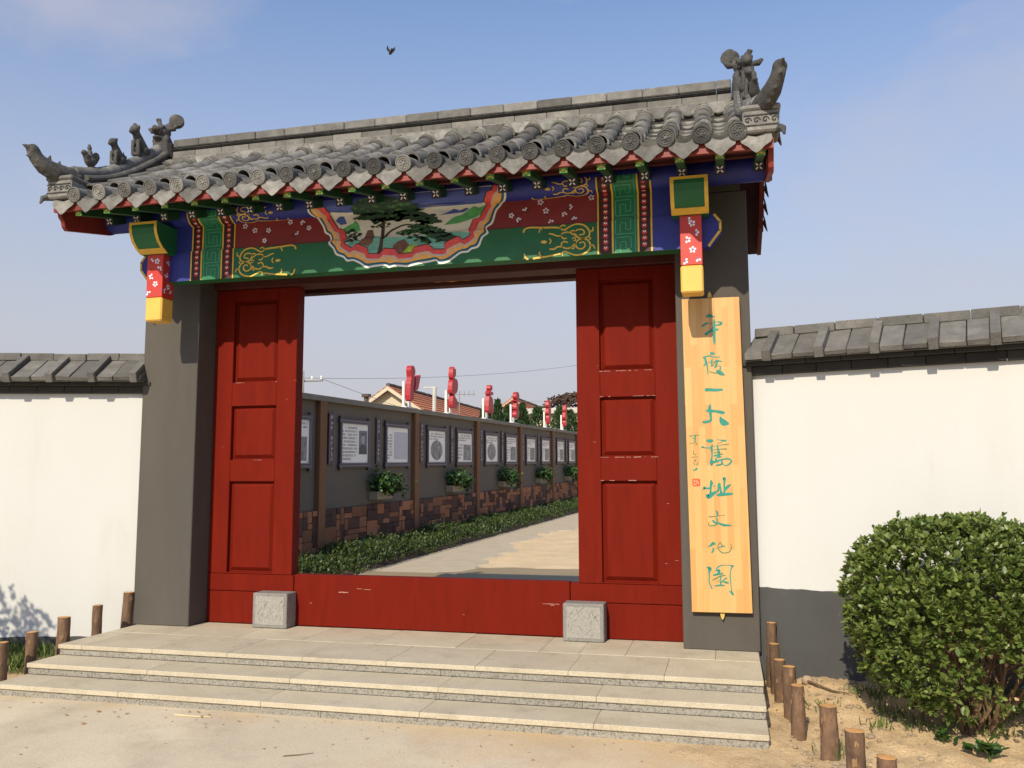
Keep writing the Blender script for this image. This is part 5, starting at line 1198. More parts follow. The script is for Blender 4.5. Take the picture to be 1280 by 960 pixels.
for k in range(40):
    x = rr.uniform(-4.2, -2.84); y = rr.uniform(-1.35, -.1); sp_.append((x, y, soil_l(x, y) - .005, rr.uniform(.8, 1.4)))
tufts('grass', sp_, M_GRASS, .06, .15, 'short grass along the foot of the left wall', 4)
def weed(x, y, z, n, s, seed, label):
    rs = np.random.RandomState(seed); o = empty('broadleaf_weed', (x, y, z), label, 'weed')
    d = rs.normal(size=(n, 3)); d[:, 2] = np.abs(d[:, 2]) * .55 + .15
    pos = rs.normal(size=(n, 3)) * np.array((.035, .035, .0)) + np.array((0, 0, .02)) + np.abs(rs.normal(size=(n, 1))) * np.array((0, 0, .035))
    obj('leaf_cluster', leaves_mesh('leaf_cluster', pos, d, rs.uniform(.6, 1.2, n) * s, M_IVY, seed, 1.1), None, o)
    st = MB()
    for k in range(4): st.tube([(0, 0, -.01), (rs.normal() * .02, rs.normal() * .02, .06)], [.003, .002], 5)
    st.build('stem', M_GRASS, o)
weed(3.80, -1.50, soil_r(3.8, -1.5), 34, .07, 4, 'bright green broad-leaved weed at the foot of the round shrub')
weed(3.62, -1.30, soil_r(3.6, -1.3), 22, .05, 6, 'small leafy weed in the shade under the round shrub')
weed(-2.98, -.42, soil_l(-2.98, -.42), 40, .075, 8, 'leafy weed growing behind the left log posts')
# stones, clods, twigs
rs = np.random.RandomState(12); pb = MB()
for k in range(420):
    x = 2.72 + abs(rs.normal()) * .75; y = rs.uniform(-2.9, -.1)
    s = rs.uniform(.004, .016) if rs.rand() < .93 else rs.uniform(.016, .028)
    e = soil_r(x, y)
    pb.ell((x, y, e + s * .2), (s * rs.uniform(.8, 1.4), s, s * .6), 6, 4)
for k in range(70):
    x = rs.uniform(-2.4, 2.6); y = -1.56 - abs(rs.normal()) * .5; s = rs.uniform(.003, .008)
    pb.ell((x, y, GZ + s * .3), (s * 1.3, s, s * .6), 6, 4)
tag(pb.build('gravel', M_STONE, smooth=True), 'small stones and clods scattered over the sandy soil', 'gravel', kind='stuff')
o = MB().ell((0, 0, .025), (.042, .034, .034), 12, 8).build('rock', M_STONE, smooth=True, jit=.003); o.location = (2.99, -.16, soil_r(2.99, -.16) - .005); tag(o, 'small rounded stone lying against the grey wall base', 'stone')
def twig(pts, r_, m, label):
    p0 = Vector(pts[0]); o = MB().tube([Vector(p) - p0 for p in pts], [r_, r_ * .8, r_ * .5][:len(pts)] if len(pts) == 3 else r_, 6).build('twig', m, smooth=True); o.location = p0; tag(o, label, 'twig')
twig([(2.99, -.20, soil_r(2.99, -.2) + .03), (3.13, -.42, soil_r(3.13, -.42) + .02), (3.27, -.62, soil_r(3.27, -.62) + .01)], .008, M_STEM, 'bent bare twig lying on the soil below the right wall')
twig([(-1.05, -1.69, GZ + .006), (-.92, -1.70, GZ + .007), (-.78, -1.69, GZ + .006)], .006, mat('pale_stick', (.62, .50, .30), .9, .1, 9), 'pale straight stick lying at the foot of the lowest step')
twig([(.05, -2.28, GZ + .005), (.13, -2.24, GZ + .006), (.19, -2.19, GZ + .005)], .003, M_STEM, 'thin dark twig on the concrete in front of the steps')
twig([(2.78, -1.95, GZ + .01), (2.9, -1.93, GZ + .015), (3.0, -1.9, GZ + .012)], .004, M_DRY, 'straw coloured twig on the sand beside the flaking log post')
rs = np.random.RandomState(21); n = 60
pp = np.stack((2.75 + np.abs(rs.normal(size=n)) * .6, rs.uniform(-2.6, -.2, n), np.zeros(n)), 1)
for i in range(n): pp[i, 2] = soil_r(pp[i, 0], pp[i, 1]) + .006
pp2 = np.stack((rs.uniform(-2, 2.6, 26), -1.58 - np.abs(rs.normal(size=26)) * .25, np.full(26, GZ + .008)), 1)
pp = np.concatenate((pp, pp2)); dd = rs.normal(size=(len(pp), 3)); dd[:, 2] *= .15
tag(obj('fallen_leaves', leaves_mesh('fallen_leaves', pp, dd, rs.uniform(.012, .035, len(pp)), mat('leaf_litter', (.33, .20, .09), .9, .4, 14), 9, 1.0), None), 'dry leaf litter strewn over the soil and by the steps', 'leaf litter', kind='stuff')
# ------------------------------------------------------------------ courtyard seen through the opening
CK = 1.2308
CB = Vector((-4.632, 7.438, -0.30)); CE = Vector((0.0454, 0.99897, 0)); CN = Vector((0.99897, -0.0454, 0)); CS = 0.0175
CANG = math.atan2(CE.y, CE.x)
def CW(s, n, h): p = CB + (CE * s + CN * n) * CK; return Vector((p.x, p.y, CB.z + (CS * s + h) * CK))
def cbox(s0, s1, n0, n1, h0, h1, org=None):
    c = [CW(s0, n0, h0), CW(s0, n1, h0), CW(s1, n1, h0), CW(s1, n0, h0), CW(s0, n0, h1), CW(s0, n1, h1), CW(s1, n1, h1), CW(s1, n0, h1)]
    if org is not None: c = [p - org for p in c]
    return c
def cb(o_s, *a): return MB().hexa(cbox(*a, org=o_s))
SEND = 34.0
def fz(y): return CB.z + (CS * (y - CB.y) if y > CB.y else 0.0)
sheet('courtyard_ground', M_SAND, np.linspace(-3.7, 14, 60), np.linspace(1.28, 60, 130), lambda x, y: fz(y) - .012 + .006 * nz2(x, y, .8))
# worn concrete path along the hedge, its outer edge buried in sand
pb_ = MB(); rr = random.Random(8); ss = list(np.linspace(-2.6, 24, 150)); vs = []
for s in ss:
    e = 1.95 + .22 * math.sin(s * .8 + .6) + .12 * math.sin(s * 2.7) + .07 * math.sin(s * 7.1) + .05 * math.sin(s * 15)
    vs += [tuple(CW(s, 1.02, .004)), tuple(CW(s, max(e, 1.5), .004)), tuple(CW(s, max(e, 1.5) + .05, -.02))]
pb_.add(vs, [(3 * i + k, 3 * i + k + 1, 3 * i + k + 4, 3 * i + k + 3) for i in range(len(ss) - 1) for k in range(2)])
tag(pb_.build('path', M_PAVE), kind='structure')
kb = MB().hexa(cbox(-2.7, SEND, .96, 1.02, -.05, .012)).build('kerb', M_PAVE); tag(kb, kind='structure')
# ---- wall
cw = empty('courtyard_wall', tuple(CB), 'long dark grey courtyard wall with brown pilasters and stone cladding', 'wall')
o = cb(CB, -4.0, SEND, -.24, 0, -.1, 2.40).build('wall_face', M_CWALL, cw)
cb(CB, -4.0, SEND, -.30, .07, 2.402, 2.485).build('wall_cap', M_CCAP, cw, bevel=.006)
cb(CB, -4.0, SEND, .0005, .05, -.1, .125).build('plinth', M_PLINTH, cw)
cb(CB, -4.0, SEND, .0005, .022, .127, .815).build('cladding_bed', M_GROUT, cw)
PIL = [3.52 * k for k in range(-1, 10)]
for p in PIL: cb(CB, p - .10, p + .10, .0006, .075, .05, 2.400).build('pilaster', M_PILA, cw, bevel=.006)
# irregular cladding stones
unit = [MB().box((-.5, -.5, -.5), (.5, .5, .5)).mesh('cladding_stone', bevel=.05, jit=.02) for _ in range(5)]
for u in unit: u.materials.append(M_STN1)
rr = random.Random(19); ex = MB(); cnt = 0
def stones(s0, s1, far):
    global cnt
    # fill a bay with a packed irregular grid
    cell = .125; nx = max(1, int((s1 - s0) / cell)); cx_ = (s1 - s0) / nx; ny = 8; cy_ = .688 / ny
    used = [[False] * nx for _ in range(ny)]
    for j in range(ny):
        for i in range(nx):
            if used[j][i]: continue
            w, h = rr.choice([(1, 1), (2, 1), (2, 2), (3, 1), (1, 2), (3, 2), (4, 2), (2, 1), (1, 1), (3, 3), (2, 2), (3, 1)])
            w = min(w, nx - i); h = min(h, ny - j)
            while any(used[j][i + k] for k in range(w)): w -= 1
            for b_ in range(h):
                for a in range(w): used[j + b_][i + a] = True
            sa, sb_ = s0 + i * cx_ + .005, s0 + (i + w) * cx_ - .005; ha, hb_ = .127 + j * cy_ + .005, .127 + (j + h) * cy_ - .005
            d = rr.uniform(.032, .050); m = M_STN1 if rr.random() < .52 else M_STN2
            if not far and cnt < 298:
                c = CW((sa + sb_) / 2, .01 + d / 2, (ha + hb_) / 2) - CB
                inst('cladding_stone', unit[rr.randrange(5)], cw, c, (0, 0, CANG), ((sb_ - sa) * CK, d * CK, (hb_ - ha) * CK), m=m if m is not M_STN1 else None); cnt += 1
            else: (ex if m is M_STN1 else ex2).hexa(cbox(sa, sb_, .012, .012 + d, ha, hb_, CB))
ex2 = MB()
for a, b_ in zip(PIL[:-1], PIL[1:]): stones(a + .102, b_ - .102, a > 10.6)
tag(ex.build('far_cladding', M_STN1, cw), kind='stuff'); tag(ex2.build('far_cladding', M_STN2, cw), kind='stuff')
# ---- display boards and side plaques
def ink_rows(b, s0, s1, h0, h1, rows, n, org, cw_=.018, rr=None, dens=.86):
    rr = rr or random.Random(1); dh = (h1 - h0) / rows
    for j in range(rows):
        h = h1 - (j + .5) * dh; s = s0 + (cw_ * 2 if j == 0 else 0); e = s1 if j < rows - 1 else s0 + (s1 - s0) * .6
        while s < e - cw_:
            if rr.random() < dens:
                w = cw_ * rr.uniform(.6, .85); t = dh * .26
                for (a, c, d, f) in ((0, 1, -1, -.45), (0, 1, .45, 1), (.35, .65, -1, 1)):
                    b.add([CW(s + w * a, n, h + t * d) - org, CW(s + w * c, n, h + t * d) - org, CW(s + w * c, n, h + t * f) - org, CW(s + w * a, n, h + t * f) - org], [(0, 1, 2, 3)])
            s += cw_
def flat(poly, n, org): return [CW(p[0], n, p[1]) - org for p in poly]
def board(s0, kind, label, idx):
    w = 1.02; h0, h1 = 1.43, 2.17; n = .02; org = CW(s0, 0, 0)
    o = empty('display_board', tuple(org), label, 'display board', 'framed display boards on the courtyard wall')
    cb(org, s0 + .05, s0 + w - .05, .002, .03, h0 + .05, h1 - .05).build('panel', M_PAPER, o)
    for (a, b_, c, d) in ((-.02, w + .02, h0 - .01, h0 + .055), (-.02, w + .02, h1 - .055, h1 + .01)): cb(org, s0 + a, s0 + b_, .003, .045, c, d).build('frame_bar', M_FRAME, o)
    for a in (.0, w - .055): cb(org, s0 + a, s0 + a + .055, .002, .042, h0 - .045, h1 + .045).build('frame_bar', M_FRAME, o)
    fl = MB()
    for a, b_, c, d in ((.055, w - .055, h0 + .055, h0 + .067), (.055, w - .055, h1 - .067, h1 - .055), (.046, .058, h0 + .06, h1 - .06), (w - .058, w - .046, h0 + .06, h1 - .06), (.018, .030, h0 - .03, h1 + .03), (w - .03, w - .018, h0 - .03, h1 + .03), (-.01, w + .01, h0 + .016, h0 + .028), (-.01, w + .01, h1 - .028, h1 - .016)):
        fl.hexa(cbox(s0 + a, s0 + b_, .04, .0475, c, d, org))
    tag(fl.build('frame_edging', M_FRAMEL, o), kind='stuff')
    rr = random.Random(idx); ink = MB(); nn = .0312
    pic = MB(); extra = MB()
    if kind == 'portrait':
        ink_rows(ink, s0 + .10, s0 + .60, h0 + .10, h1 - .10, 10, nn, org, .03, rr)
        pic.add(flat([(s0 + .64, h0 + .20), (s0 + .93, h0 + .20), (s0 + .93, h1 - .16), (s0 + .64, h1 - .16)], nn, org), [(0, 1, 2, 3)])
        c = s0 + .785
        extra.add(flat(disc2d(c, h0 + .44, .062, .085, 14), nn + .001, org), [tuple(range(14))])
        pc = pic.build('photograph', mat('photo_backdrop', (.15, .16, .19), .5, .2, 6), o); extra.build('portrait_head', M_SKIN, pc)
        dk_ = MB(); dk_.add(flat([(c - .13, h0 + .205), (c + .13, h0 + .205), (c + .125, h0 + .30), (c + .05, h0 + .355), (c - .05, h0 + .355), (c - .125, h0 + .30)], nn + .0015, org), [tuple(range(6))])
        dk_.add(flat([p for p in disc2d(c, h0 + .47, .066, .075, 14) if p[1] > h0 + .478], nn + .0018, org), [tuple(range(len([p for p in disc2d(c, h0 + .47, .066, .075, 14) if p[1] > h0 + .478])))])
        dk_.build('portrait_clothes', M_INK, pc)
    elif kind == 'map':
        ink_rows(ink, s0 + .09, s0 + .30, h0 + .12, h1 - .18, 9, nn, org, .034, rr)
        pic.add(flat([(s0 + .36, h0 + .12), (s0 + .93, h0 + .12), (s0 + .93, h1 - .14), (s0 + .36, h1 - .14)], nn, org), [(0, 1, 2, 3)]); pc = pic.build('map_print', M_MAP, o)
        for _ in range(40):
            u, v = s0 + .38 + rr.random() * .5, h0 + .15 + rr.random() * .42; extra.add(flat(disc2d(u, v, .012, .003, 6, rr.random() * 3), nn + .001, org), [tuple(range(6))])
        tag(extra.build('map_lines', M_INKL, pc), kind='stuff')
    elif kind == 'oval':
        ink_rows(ink, s0 + .10, s0 + .92, h1 - .25, h1 - .10, 3, nn, org, .03, rr); ink_rows(ink, s0 + .4, s0 + .62, h0 + .07, h0 + .10, 1, nn, org, .03, rr)
        pic.add(flat(disc2d(s0 + .5, h0 + .30, .32, .195, 28), nn, org), [tuple(range(28))]); pc = pic.build('oval_photograph', M_PHOTO, o)
    else:
        ink_rows(ink, s0 + .10, s0 + .92, h1 - .24, h1 - .09, 3, nn, org, .03, rr)
        ink_rows(ink, s0 + .10, s0 + .38, h0 + .12, h1 - .28, 5, nn, org, .03, rr)
        pic.add(flat([(s0 + .42, h0 + .10), (s0 + .90, h0 + .10), (s0 + .90, h1 - .30), (s0 + .42, h1 - .30)], nn, org), [(0, 1, 2, 3)]); pc = pic.build('photograph', M_PHOTO, o)
    tag(ink.build('printed_text', M_INK, o), kind='stuff')
    sc = MB()
    for a in (.09, w - .09):
        for h in (h0 + .085, h1 - .085):
            p = CW(s0 + a, .033, h) - org; sc.ell(p, (.010, .010, .010), 6, 4)
    tag(sc.build('mounting_screws', M_METAL, o), kind='stuff')
def plaque(s0, label, idx):
    org = CW(s0, 0, 0); o = empty('wall_plaque', tuple(org), label, 'plaque', 'narrow vertical plaques beside the display boards')
    cb(org, s0, s0 + .17, .002, .03, 1.48, 2.24).build('plate', M_FRAME, o)
    e = MB()
    for a in (.012, .148): e.hexa(cbox(s0 + a, s0 + a + .012, .029, .034, 1.46, 2.26, org))
    tag(e.build('plate_edging', M_FRAMEL, o), kind='stuff')
    rr = random.Random(idx); t = MB()
    for k in range(9):
        if k == 3: continue
        h = 2.18 - k * .078
        for j in range(5):
            horiz = j % 2; c = s0 + .085 + rr.uniform(-.02, .02); hh = h + rr.uniform(-.02, .02); a, b_ = (.032, .004) if horiz else (.005, .024)
            t.add(flat([(c - a, hh - b_), (c + a, hh - b_), (c + a, hh + b_), (c - a, hh + b_)], .0312, org), [(0, 1, 2, 3)])
    tag(t.build('plaque_text', M_LGREY, o), kind='stuff')
kinds = {0: ('oval', 'photo'), 3.52: ('portrait', 'map')}
ordn = ['first', 'second', 'third', 'fourth', 'fifth', 'sixth', 'seventh', 'eighth', 'ninth', 'tenth']
seq = [(-1.30, 'photo', 'display board cut off by the left door leaf, grey photographs on it')]
bays = [('portrait', 'map'), ('oval', 'photo'), ('oval', 'photo'), ('photo', 'photo'), ('photo', 'photo'), ('photo', 'photo'), ('photo', 'photo'), ('photo', 'photo'), ('photo', 'photo')]
for i, (a, b_) in enumerate(bays):
    bay = ordn[i]
    seq.append((.58 + 3.52 * i, a, {'portrait': 'display board with a grey portrait beside lines of text', 'oval': f'display board with an oval photograph in the {bay} wall bay from the gate'}.get(a, f'gate-side display board with a small photograph in the {bay} wall bay')))
    seq.append((2.21 + 3.52 * i, b_, {'map': 'display board with a pale map print and a text column'}.get(b_, f'far-side display board with a photograph in the {bay} wall bay')))
for k, (s0, kd, lab) in enumerate(seq):
    board(s0, kd, lab, 100 + k)
    if k: plaque(s0 - .34, 'narrow dark plaque with pale characters beside ' + ('the portrait board' if kd == 'portrait' else 'the map board' if kd == 'map' else f'the {ordn[(k - 1) % 2].replace("first", "gate-side").replace("second", "far-side")} board of the {ordn[(k - 1) // 2]} wall bay'), 200 + k)
# ---- ledges with potted ivy
def ivy(s, idx, label):
    cb(CB, s - .30, s + .30, .0008, .17, .80 + .09, .80 + .225).build('plant_ledge', M_LEDGE, cw, bevel=.01)
    org = CW(s, .10, 1.027); o = empty('potted_ivy', tuple(org), label, 'potted plant', 'potted ivies on ledges of the courtyard wall'); o.scale = (CK, CK, CK)
    MB().lathe([(.085, 0), (.10, .05), (.115, .13), (.12, .135), (.105, .14), (.10, .12)], (0, 0, 0), 'Z', 14).build('pot', M_POT, o, smooth=True)
    rs = np.random.RandomState(idx); n = 720
    p = rs.normal(size=(n, 3)) * np.array((.11, .21, .07)) + np.array((.05, 0, .16)); p[:, 0] = np.maximum(p[:, 0], -.07)
    d = rs.normal(size=(n, 3)) + np.array((.6, 0, -.1)); 
    q = []; vn = MB()
    for k in range(8):
        y0 = rs.uniform(-.25, .34); ln = rs.uniform(.12, .42) if k % 2 else rs.uniform(.1, .2); x0 = rs.uniform(.1, .2); pts = []
        for t in np.linspace(0, 1, 9):
            pts.append((x0 + .05 * math.sin(t * 3), y0 + .14 * t * (1 if y0 > 0 else -.4), .15 - ln * t)); 
            for _ in range(3): q.append((np.array(pts[-1]) + rs.normal(size=3) * .028))
        vn.tube(pts, .004, 5)
    vn.build('trailing_stems', M_STEM, o)
    q = np.array(q); p = np.concatenate((p, q)); d = np.concatenate((d, rs.normal(size=q.shape) + np.array((.8, 0, -.4))))
    obj('foliage', leaves_mesh('foliage', p, d, rs.uniform(.04, .078, len(p)), M_IVY, idx, 1.25), None, o)
for i in range(9):
    ivy(1.95 + 3.52 * i, 300 + i, f'trailing ivy in a terracotta pot, {ordn[i]} wall bay from the gate')
# ---- low hedge
rs = np.random.RandomState(4); pos = []; dr = []; sz = []
for k in range(42000):
    s = -2.4 + (SEND + 2.4) * rs.rand() ** 1.6; n = rs.uniform(.08, .99)
    top = .27 + .05 * math.sin(s * 2.1) + .04 * math.sin(s * 5.3 + 1) + rs.normal() * .03 - .20 * abs((n - .5) / .5) ** 6
    h = top * (1 - abs(rs.normal()) * .28); 
    p = CW(s, n, max(.0, h)); pos.append(p); dr.append((rs.normal() * .7, rs.normal() * .7, .9)); sz.append(rs.uniform(.04, .075))
tag(obj('low_hedge', leaves_mesh('low_hedge', np.array([tuple(p) for p in pos]), np.array(dr), np.array(sz), M_HEDGE, 6, .9), None), 'low leafy hedge growing along the foot of the courtyard wall', 'hedge', kind='stuff')
hb = MB().hexa(cbox(-2.4, SEND, .05, .955, -.06, -.002)).build('hedge_soil', M_GROUT); tag(hb, kind='structure')
# ---- red characters on white stands along the wall top
SHAPES = [
 [[(.0, .0), (.10, .0), (.13, .10), (.11, .22), (.14, .33), (.13, .45), (.16, .50), (.17, .58), (.12, .65), (.05, .65), (.01, .58), (.02, .50), (.03, .42), (.00, .30)], [(.17, .20), (.28, .23), (.32, .33), (.37, .52), (.27, .46), (.18, .46), (.20, .32)]],
 [[(.04, .62), (.10, .60), (.14, .66), (.18, .70), (.17, .84), (.12, .80), (.09, .87), (.05, .82), (.03, .72)], [(.0, .30), (.12, .28), (.24, .34), (.28, .46), (.27, .56), (.20, .62), (.08, .60), (.01, .52)], [(.05, .0), (.18, -.02), (.27, .06), (.25, .16), (.16, .22), (.10, .28), (.04, .18)]],
 [[(.10, .58), (.20, .56), (.24, .62), (.20, .68), (.12, .68)], [(.02, .46), (.14, .44), (.28, .46), (.27, .53), (.16, .52), (.14, .57), (.06, .53)], [(.0, .06), (.10, .02), (.14, .10), (.20, .0), (.30, .05), (.28, .22), (.26, .36), (.14, .42), (.04, .40)]],
 [[(.06, .52), (.14, .48), (.26, .52), (.28, .62), (.20, .69), (.10, .68), (.05, .60)], [(.02, .44), (.12, .41), (.28, .44), (.26, .48), (.06, .48)], [(.06, .22), (.20, .22), (.24, .36), (.18, .40), (.08, .39)], [(.04, .02), (.16, .0), (.25, .05), (.24, .18), (.10, .20), (.03, .12)]],
 [[(.02, .50), (.20, .48), (.26, .56), (.22, .68), (.06, .68)], [(.0, .28), (.16, .24), (.27, .32), (.24, .46), (.06, .47)], [(.06, .0), (.16, -.03), (.22, .08), (.25, .22), (.06, .23)]],
 [[(.06, .48), (.18, .46), (.24, .56), (.18, .70), (.08, .66)], [(.02, .22), (.20, .20), (.25, .34), (.18, .45), (.04, .44)], [(.06, .0), (.18, .0), (.24, .10), (.14, .18), (.05, .16)]],
]
labc = ['red cut-out character with a flag-like side stroke on a white stand atop the wall', 'tallest red cut-out character, three stacked lobes, on a white stand atop the wall', 'red cut-out character with two bars over a forked base on a white stand', 'red cut-out character with round head over three blocks on a white stand atop the wall', 'red cut-out character in front of dark conifers on a white stand atop the wall', 'last red cut-out character beside the right door leaf on a white stand atop the wall']
for i, s0 in enumerate((3.30, 5.48, 7.93, 10.20, 13.70, 15.92)):
    org = CW(s0, -.12, 2.487); o = empty('character_sign', tuple(org), labc[i], 'sign', 'red characters on white stands along the wall top'); o.scale = (CK, CK, CK)
    k = 1.05
    def loc(u, v, n): return CE * u + CN * n + Vector((0, 0, v))
    MB().hexa([loc(*p) for p in ((-.05, 0, -.06), (.50, 0, -.06), (.50, 0, .08), (-.05, 0, .08), (-.05, .035, -.06), (.50, .035, -.06), (.50, .035, .08), (-.05, .035, .08))]).build('stand_base', M_METAL, o)
    for u, h in ((-.02, .50), (.24, .22)):
        MB().hexa([loc(*p) for p in ((u, .034, -.02), (u + .045, .034, -.02), (u + .045, .034, .025), (u, .034, .025), (u, h, -.02), (u + .045, h, -.02), (u + .045, h, .025), (u, h, .025))]).build('stand_post', M_METAL, o)
    for sh in SHAPES[i]:
        sm_ = [tuple(p) for p in crom(sh, 3, True)]
        MB().prism([(p[0] * 1.28 + .02, p[1] * .98 + .16) for p in sm_], lambda u, v: loc(u, v, .03), CN * .10).build('character', M_SIGNR, o)
# ------------------------------------------------------------------ beyond the wall
def house(label, x_ridge, y0, y1, zr, half, ze, wall_m, name='village_house', chim=None, wins=()):
    o = empty(name, (x_ridge, (y0 + y1) / 2, 0), label, 'house')
    org = Vector(o.location)
    def L_(p): return (p[0] - org.x, p[1] - org.y, p[2])
    b = MB().prism([(-half, -.3), (half, -.3), (half, ze), (0, zr - .12), (-half, ze)], lambda x, z: L_((x_ridge + x, y0, z)), (0, y1 - y0, 0)); b.build('wall', wall_m, o)
    t = math.atan2(zr - ze, half); ov = .35; sl = half / math.cos(t) + ov
    deck = MB()
    for s in (-1, 1):
        a = Vector((x_ridge, 0, zr - .05)); d = Vector((s * math.cos(t), 0, -math.sin(t))); e = a + d * sl; up = Vector((0, 0, .07))
        deck.hexa([L_((a.x, y0 - .35, a.z)), L_((e.x, y0 - .35, e.z)), L_((e.x, y1 + .35, e.z)), L_((a.x, y1 + .35, a.z)), L_((a.x, y0 - .35, a.z + .07)), L_((e.x, y0 - .35, e.z + .07)), L_((e.x, y1 + .35, e.z + .07)), L_((a.x, y1 + .35, a.z + .07))])
    rf = deck.build('roof', M_RTILE, o)
    # courses of tiles
    nco = int(sl / .30)
    for s in (1, -1):
        d = Vector((s * math.cos(t), 0, -math.sin(t))); nn = Vector((s * math.sin(t), 0, math.cos(t)))
        for k in range(nco):
            a = Vector((x_ridge, 0, zr + .02)) + d * (k * .30) + nn * .005; e = a + d * .33 + nn * .035
            c = MB(); c.hexa([L_((a.x, y0 - .36, a.z)), L_((e.x, y0 - .36, e.z)), L_((e.x, y1 + .36, e.z)), L_((a.x, y1 + .36, a.z)), L_((a.x, y0 - .36, a.z + .02)), L_((e.x, y0 - .36, e.z + .03)), L_((e.x, y1 + .36, e.z + .03)), L_((a.x, y1 + .36, a.z + .02))])
            c.build('tile_course', M_RTILE, rf)
    rc = MB(); y = y0 - .36
    while y < y1 + .3: rc.tube([L_((x_ridge, y, zr + .07)), L_((x_ridge, y + .42, zr + .07 + rng.uniform(-.01, .03)))], .10, 8); y += .42
    rc.build('ridge_tiles', M_RIDGE, rf)
    vb = MB()
    for s in (-1, 1):
        a = Vector((x_ridge, 0, zr - .04)); e = a + Vector((s * math.cos(t), 0, -math.sin(t))) * sl
        vb.hexa([L_((a.x, y0 - .40, a.z - .14)), L_((e.x, y0 - .40, e.z - .14)), L_((e.x, y0 - .30, e.z - .14)), L_((a.x, y0 - .30, a.z - .14)), L_((a.x, y0 - .40, a.z + .05)), L_((e.x, y0 - .40, e.z + .05)), L_((e.x, y0 - .30, e.z + .05)), L_((a.x, y0 - .30, a.z + .05))])
    vb.build('verge', wall_m, rf)
    return o
house('cream gabled house with long orange tiled roof behind the courtyard wall', -12.95, 31.4, 49.0, 5.53, 2.9, 3.6, M_HWALL)
house('salmon pink gabled house behind the conifers', -14.2, 60.9, 69.5, 7.6, 2.2, 6.0, M_HPINK)
ch = empty('stove_pipe', (-12.05, 26.5, 0), 'dark capped stove pipe left of the cream gable', 'chimney')
MB().tube([(0, 0, 0), (0, 0, 4.6)], .10, 10).build('pipe', M_RIDGE, ch); MB().tube([(0, 0, 4.6), (0, 0, 4.72)], .20, 10).build('cap', M_RIDGE, ch)
# utility pole, lamp post, wires
pl = empty('utility_pole', (-11.82, 20.38, 0), 'concrete utility pole with a crossarm at the left door leaf', 'pole')
MB().tube([(0, 0, -.3), (0, 0, 4.95)], [.13, .09], 10).build('pole', M_CPOLE, pl)
MB().tube([(-.7, .1, 4.62), (.75, .1, 4.62)], .035, 6).build('crossarm', M_WIRE, pl)
for x in (-.6, .35, .7): MB().lathe([(.03, 0), (.055, .02), (.03, .06), (.05, .08), (.02, .14)], (x, .1, 4.65), 'Z', 8).build('insulator', M_METAL, pl)
lp = empty('slim_post', (-9.95, 29.1, 0), 'slim pale post rising behind the orange roof', 'pole')
MB().tube([(0, 0, -.3), (0, 0, 5.2)], [.10, .09], 10).build('post', M_CPOLE, lp); MB().box((-.5, -.04, 5.18), (.1, .04, 5.24)).build('arm', M_CPOLE, lp)
an = empty('aerial', (-11.6, 38.0, 0), 'small comb-shaped aerial on the orange roof', 'aerial')
MB().tube([(0, 0, 4.7), (0, 0, 5.9)], .03, 6).build('mast', M_WIRE, an)
am = MB(); am.tube([(-.9, 0, 5.75), (.9, 0, 5.75)], .025, 6)
for k in range(7): am.tube([(-.8 + k * .27, 0, 5.62), (-.8 + k * .27, 0, 5.95)], .018, 5)
am.build('comb', M_WIRE, an)
def wire(a, b_, sag, label):
    a, b_ = Vector(a), Vector(b_); pts = []
    for t in np.linspace(0, 1, 14): p = a.lerp(b_, t); p.z -= sag * 4 * t * (1 - t); pts.append(p - a)
    o = MB().tube(pts, .009, 5).build('overhead_wire', M_WIRE, smooth=True); o.location = a; tag(o, label, 'wire', 'overhead wires beyond the courtyard')
wire((-12.2, 20.5, 4.75), (-1.0, 41.0, 8.2), .5, 'overhead wire running from the utility pole high across the sky')
wire((-11.2, 20.5, 4.72), (-10.0, 52.0, 3.4), .3, 'overhead wire dropping from the utility pole to the orange roof')
for k in range(3): wire((-13.0, 46 + k, 5.2 + .5 * k), (3.0, 60, 6.8 + .75 * k), .4, ['lowest', 'middle', 'highest'][k] + ' of three wires above the conifers')
for (x, y, h, lab) in ((-1.0, 41.0, 8.5, 'tall concrete pole beyond the courtyard carrying the long overhead wire'), (3.0, 60.0, 9.0, 'far concrete pole carrying three wires')):
    pe = empty('utility_pole', (x, y, 0), lab, 'pole'); MB().tube([(0, 0, -.3), (0, 0, h)], [.16, .10], 10).build('pole', M_CPOLE, pe)
    MB().tube([(-.8, 0, h - .35), (.8, 0, h - .35)], .04, 6).build('crossarm', M_WIRE, pe)
# conifers behind the wall
def conifer(x, y, h, r_, seed, label):
    rs = np.random.RandomState(seed); z = fz(y); o = empty('conifer', (x, y, z), label, 'tree', 'dark conifers behind the courtyard wall')
    MB().tube([(0, 0, -.1), (0, 0, h * .55), (0, 0, h * .97)], [.06, .04, .012], 8).build('trunk', M_STEM, o)
    n = 2600; t = rs.rand(n) ** .8; a = rs.rand(n) * 2 * math.pi
    prof = np.minimum(1, (1 - t) * 1.35 + .03) ** .8 * np.minimum(1, .45 + t * 4)
    lob = 1 + .22 * np.sin(a * 3 + t * 9 + seed) + .15 * np.sin(a * 7 - t * 23)
    rad = r_ * prof * lob * np.sqrt(rs.uniform(.25, 1, n))
    p = np.stack((rad * np.cos(a), rad * np.sin(a), .12 * h + t * h * .88), 1)
    d = np.stack((np.cos(a) * .5, np.sin(a) * .5, np.full(n, 1.0)), 1) + rs.normal(size=(n, 3)) * .25
    obj('crown', leaves_mesh('crown', p, d, rs.uniform(.09, .19, n), M_CONIF, seed, .7), None, o)
cl = ['conifer just beyond the orange roof end', 'slim conifer behind the two-bar red character', 'broad conifer before the salmon gable', 'slender conifer behind the round-headed red character', 'large dark conifer under the pile of branches', 'conifer below the pale roof edge', 'conifer behind the last red character']
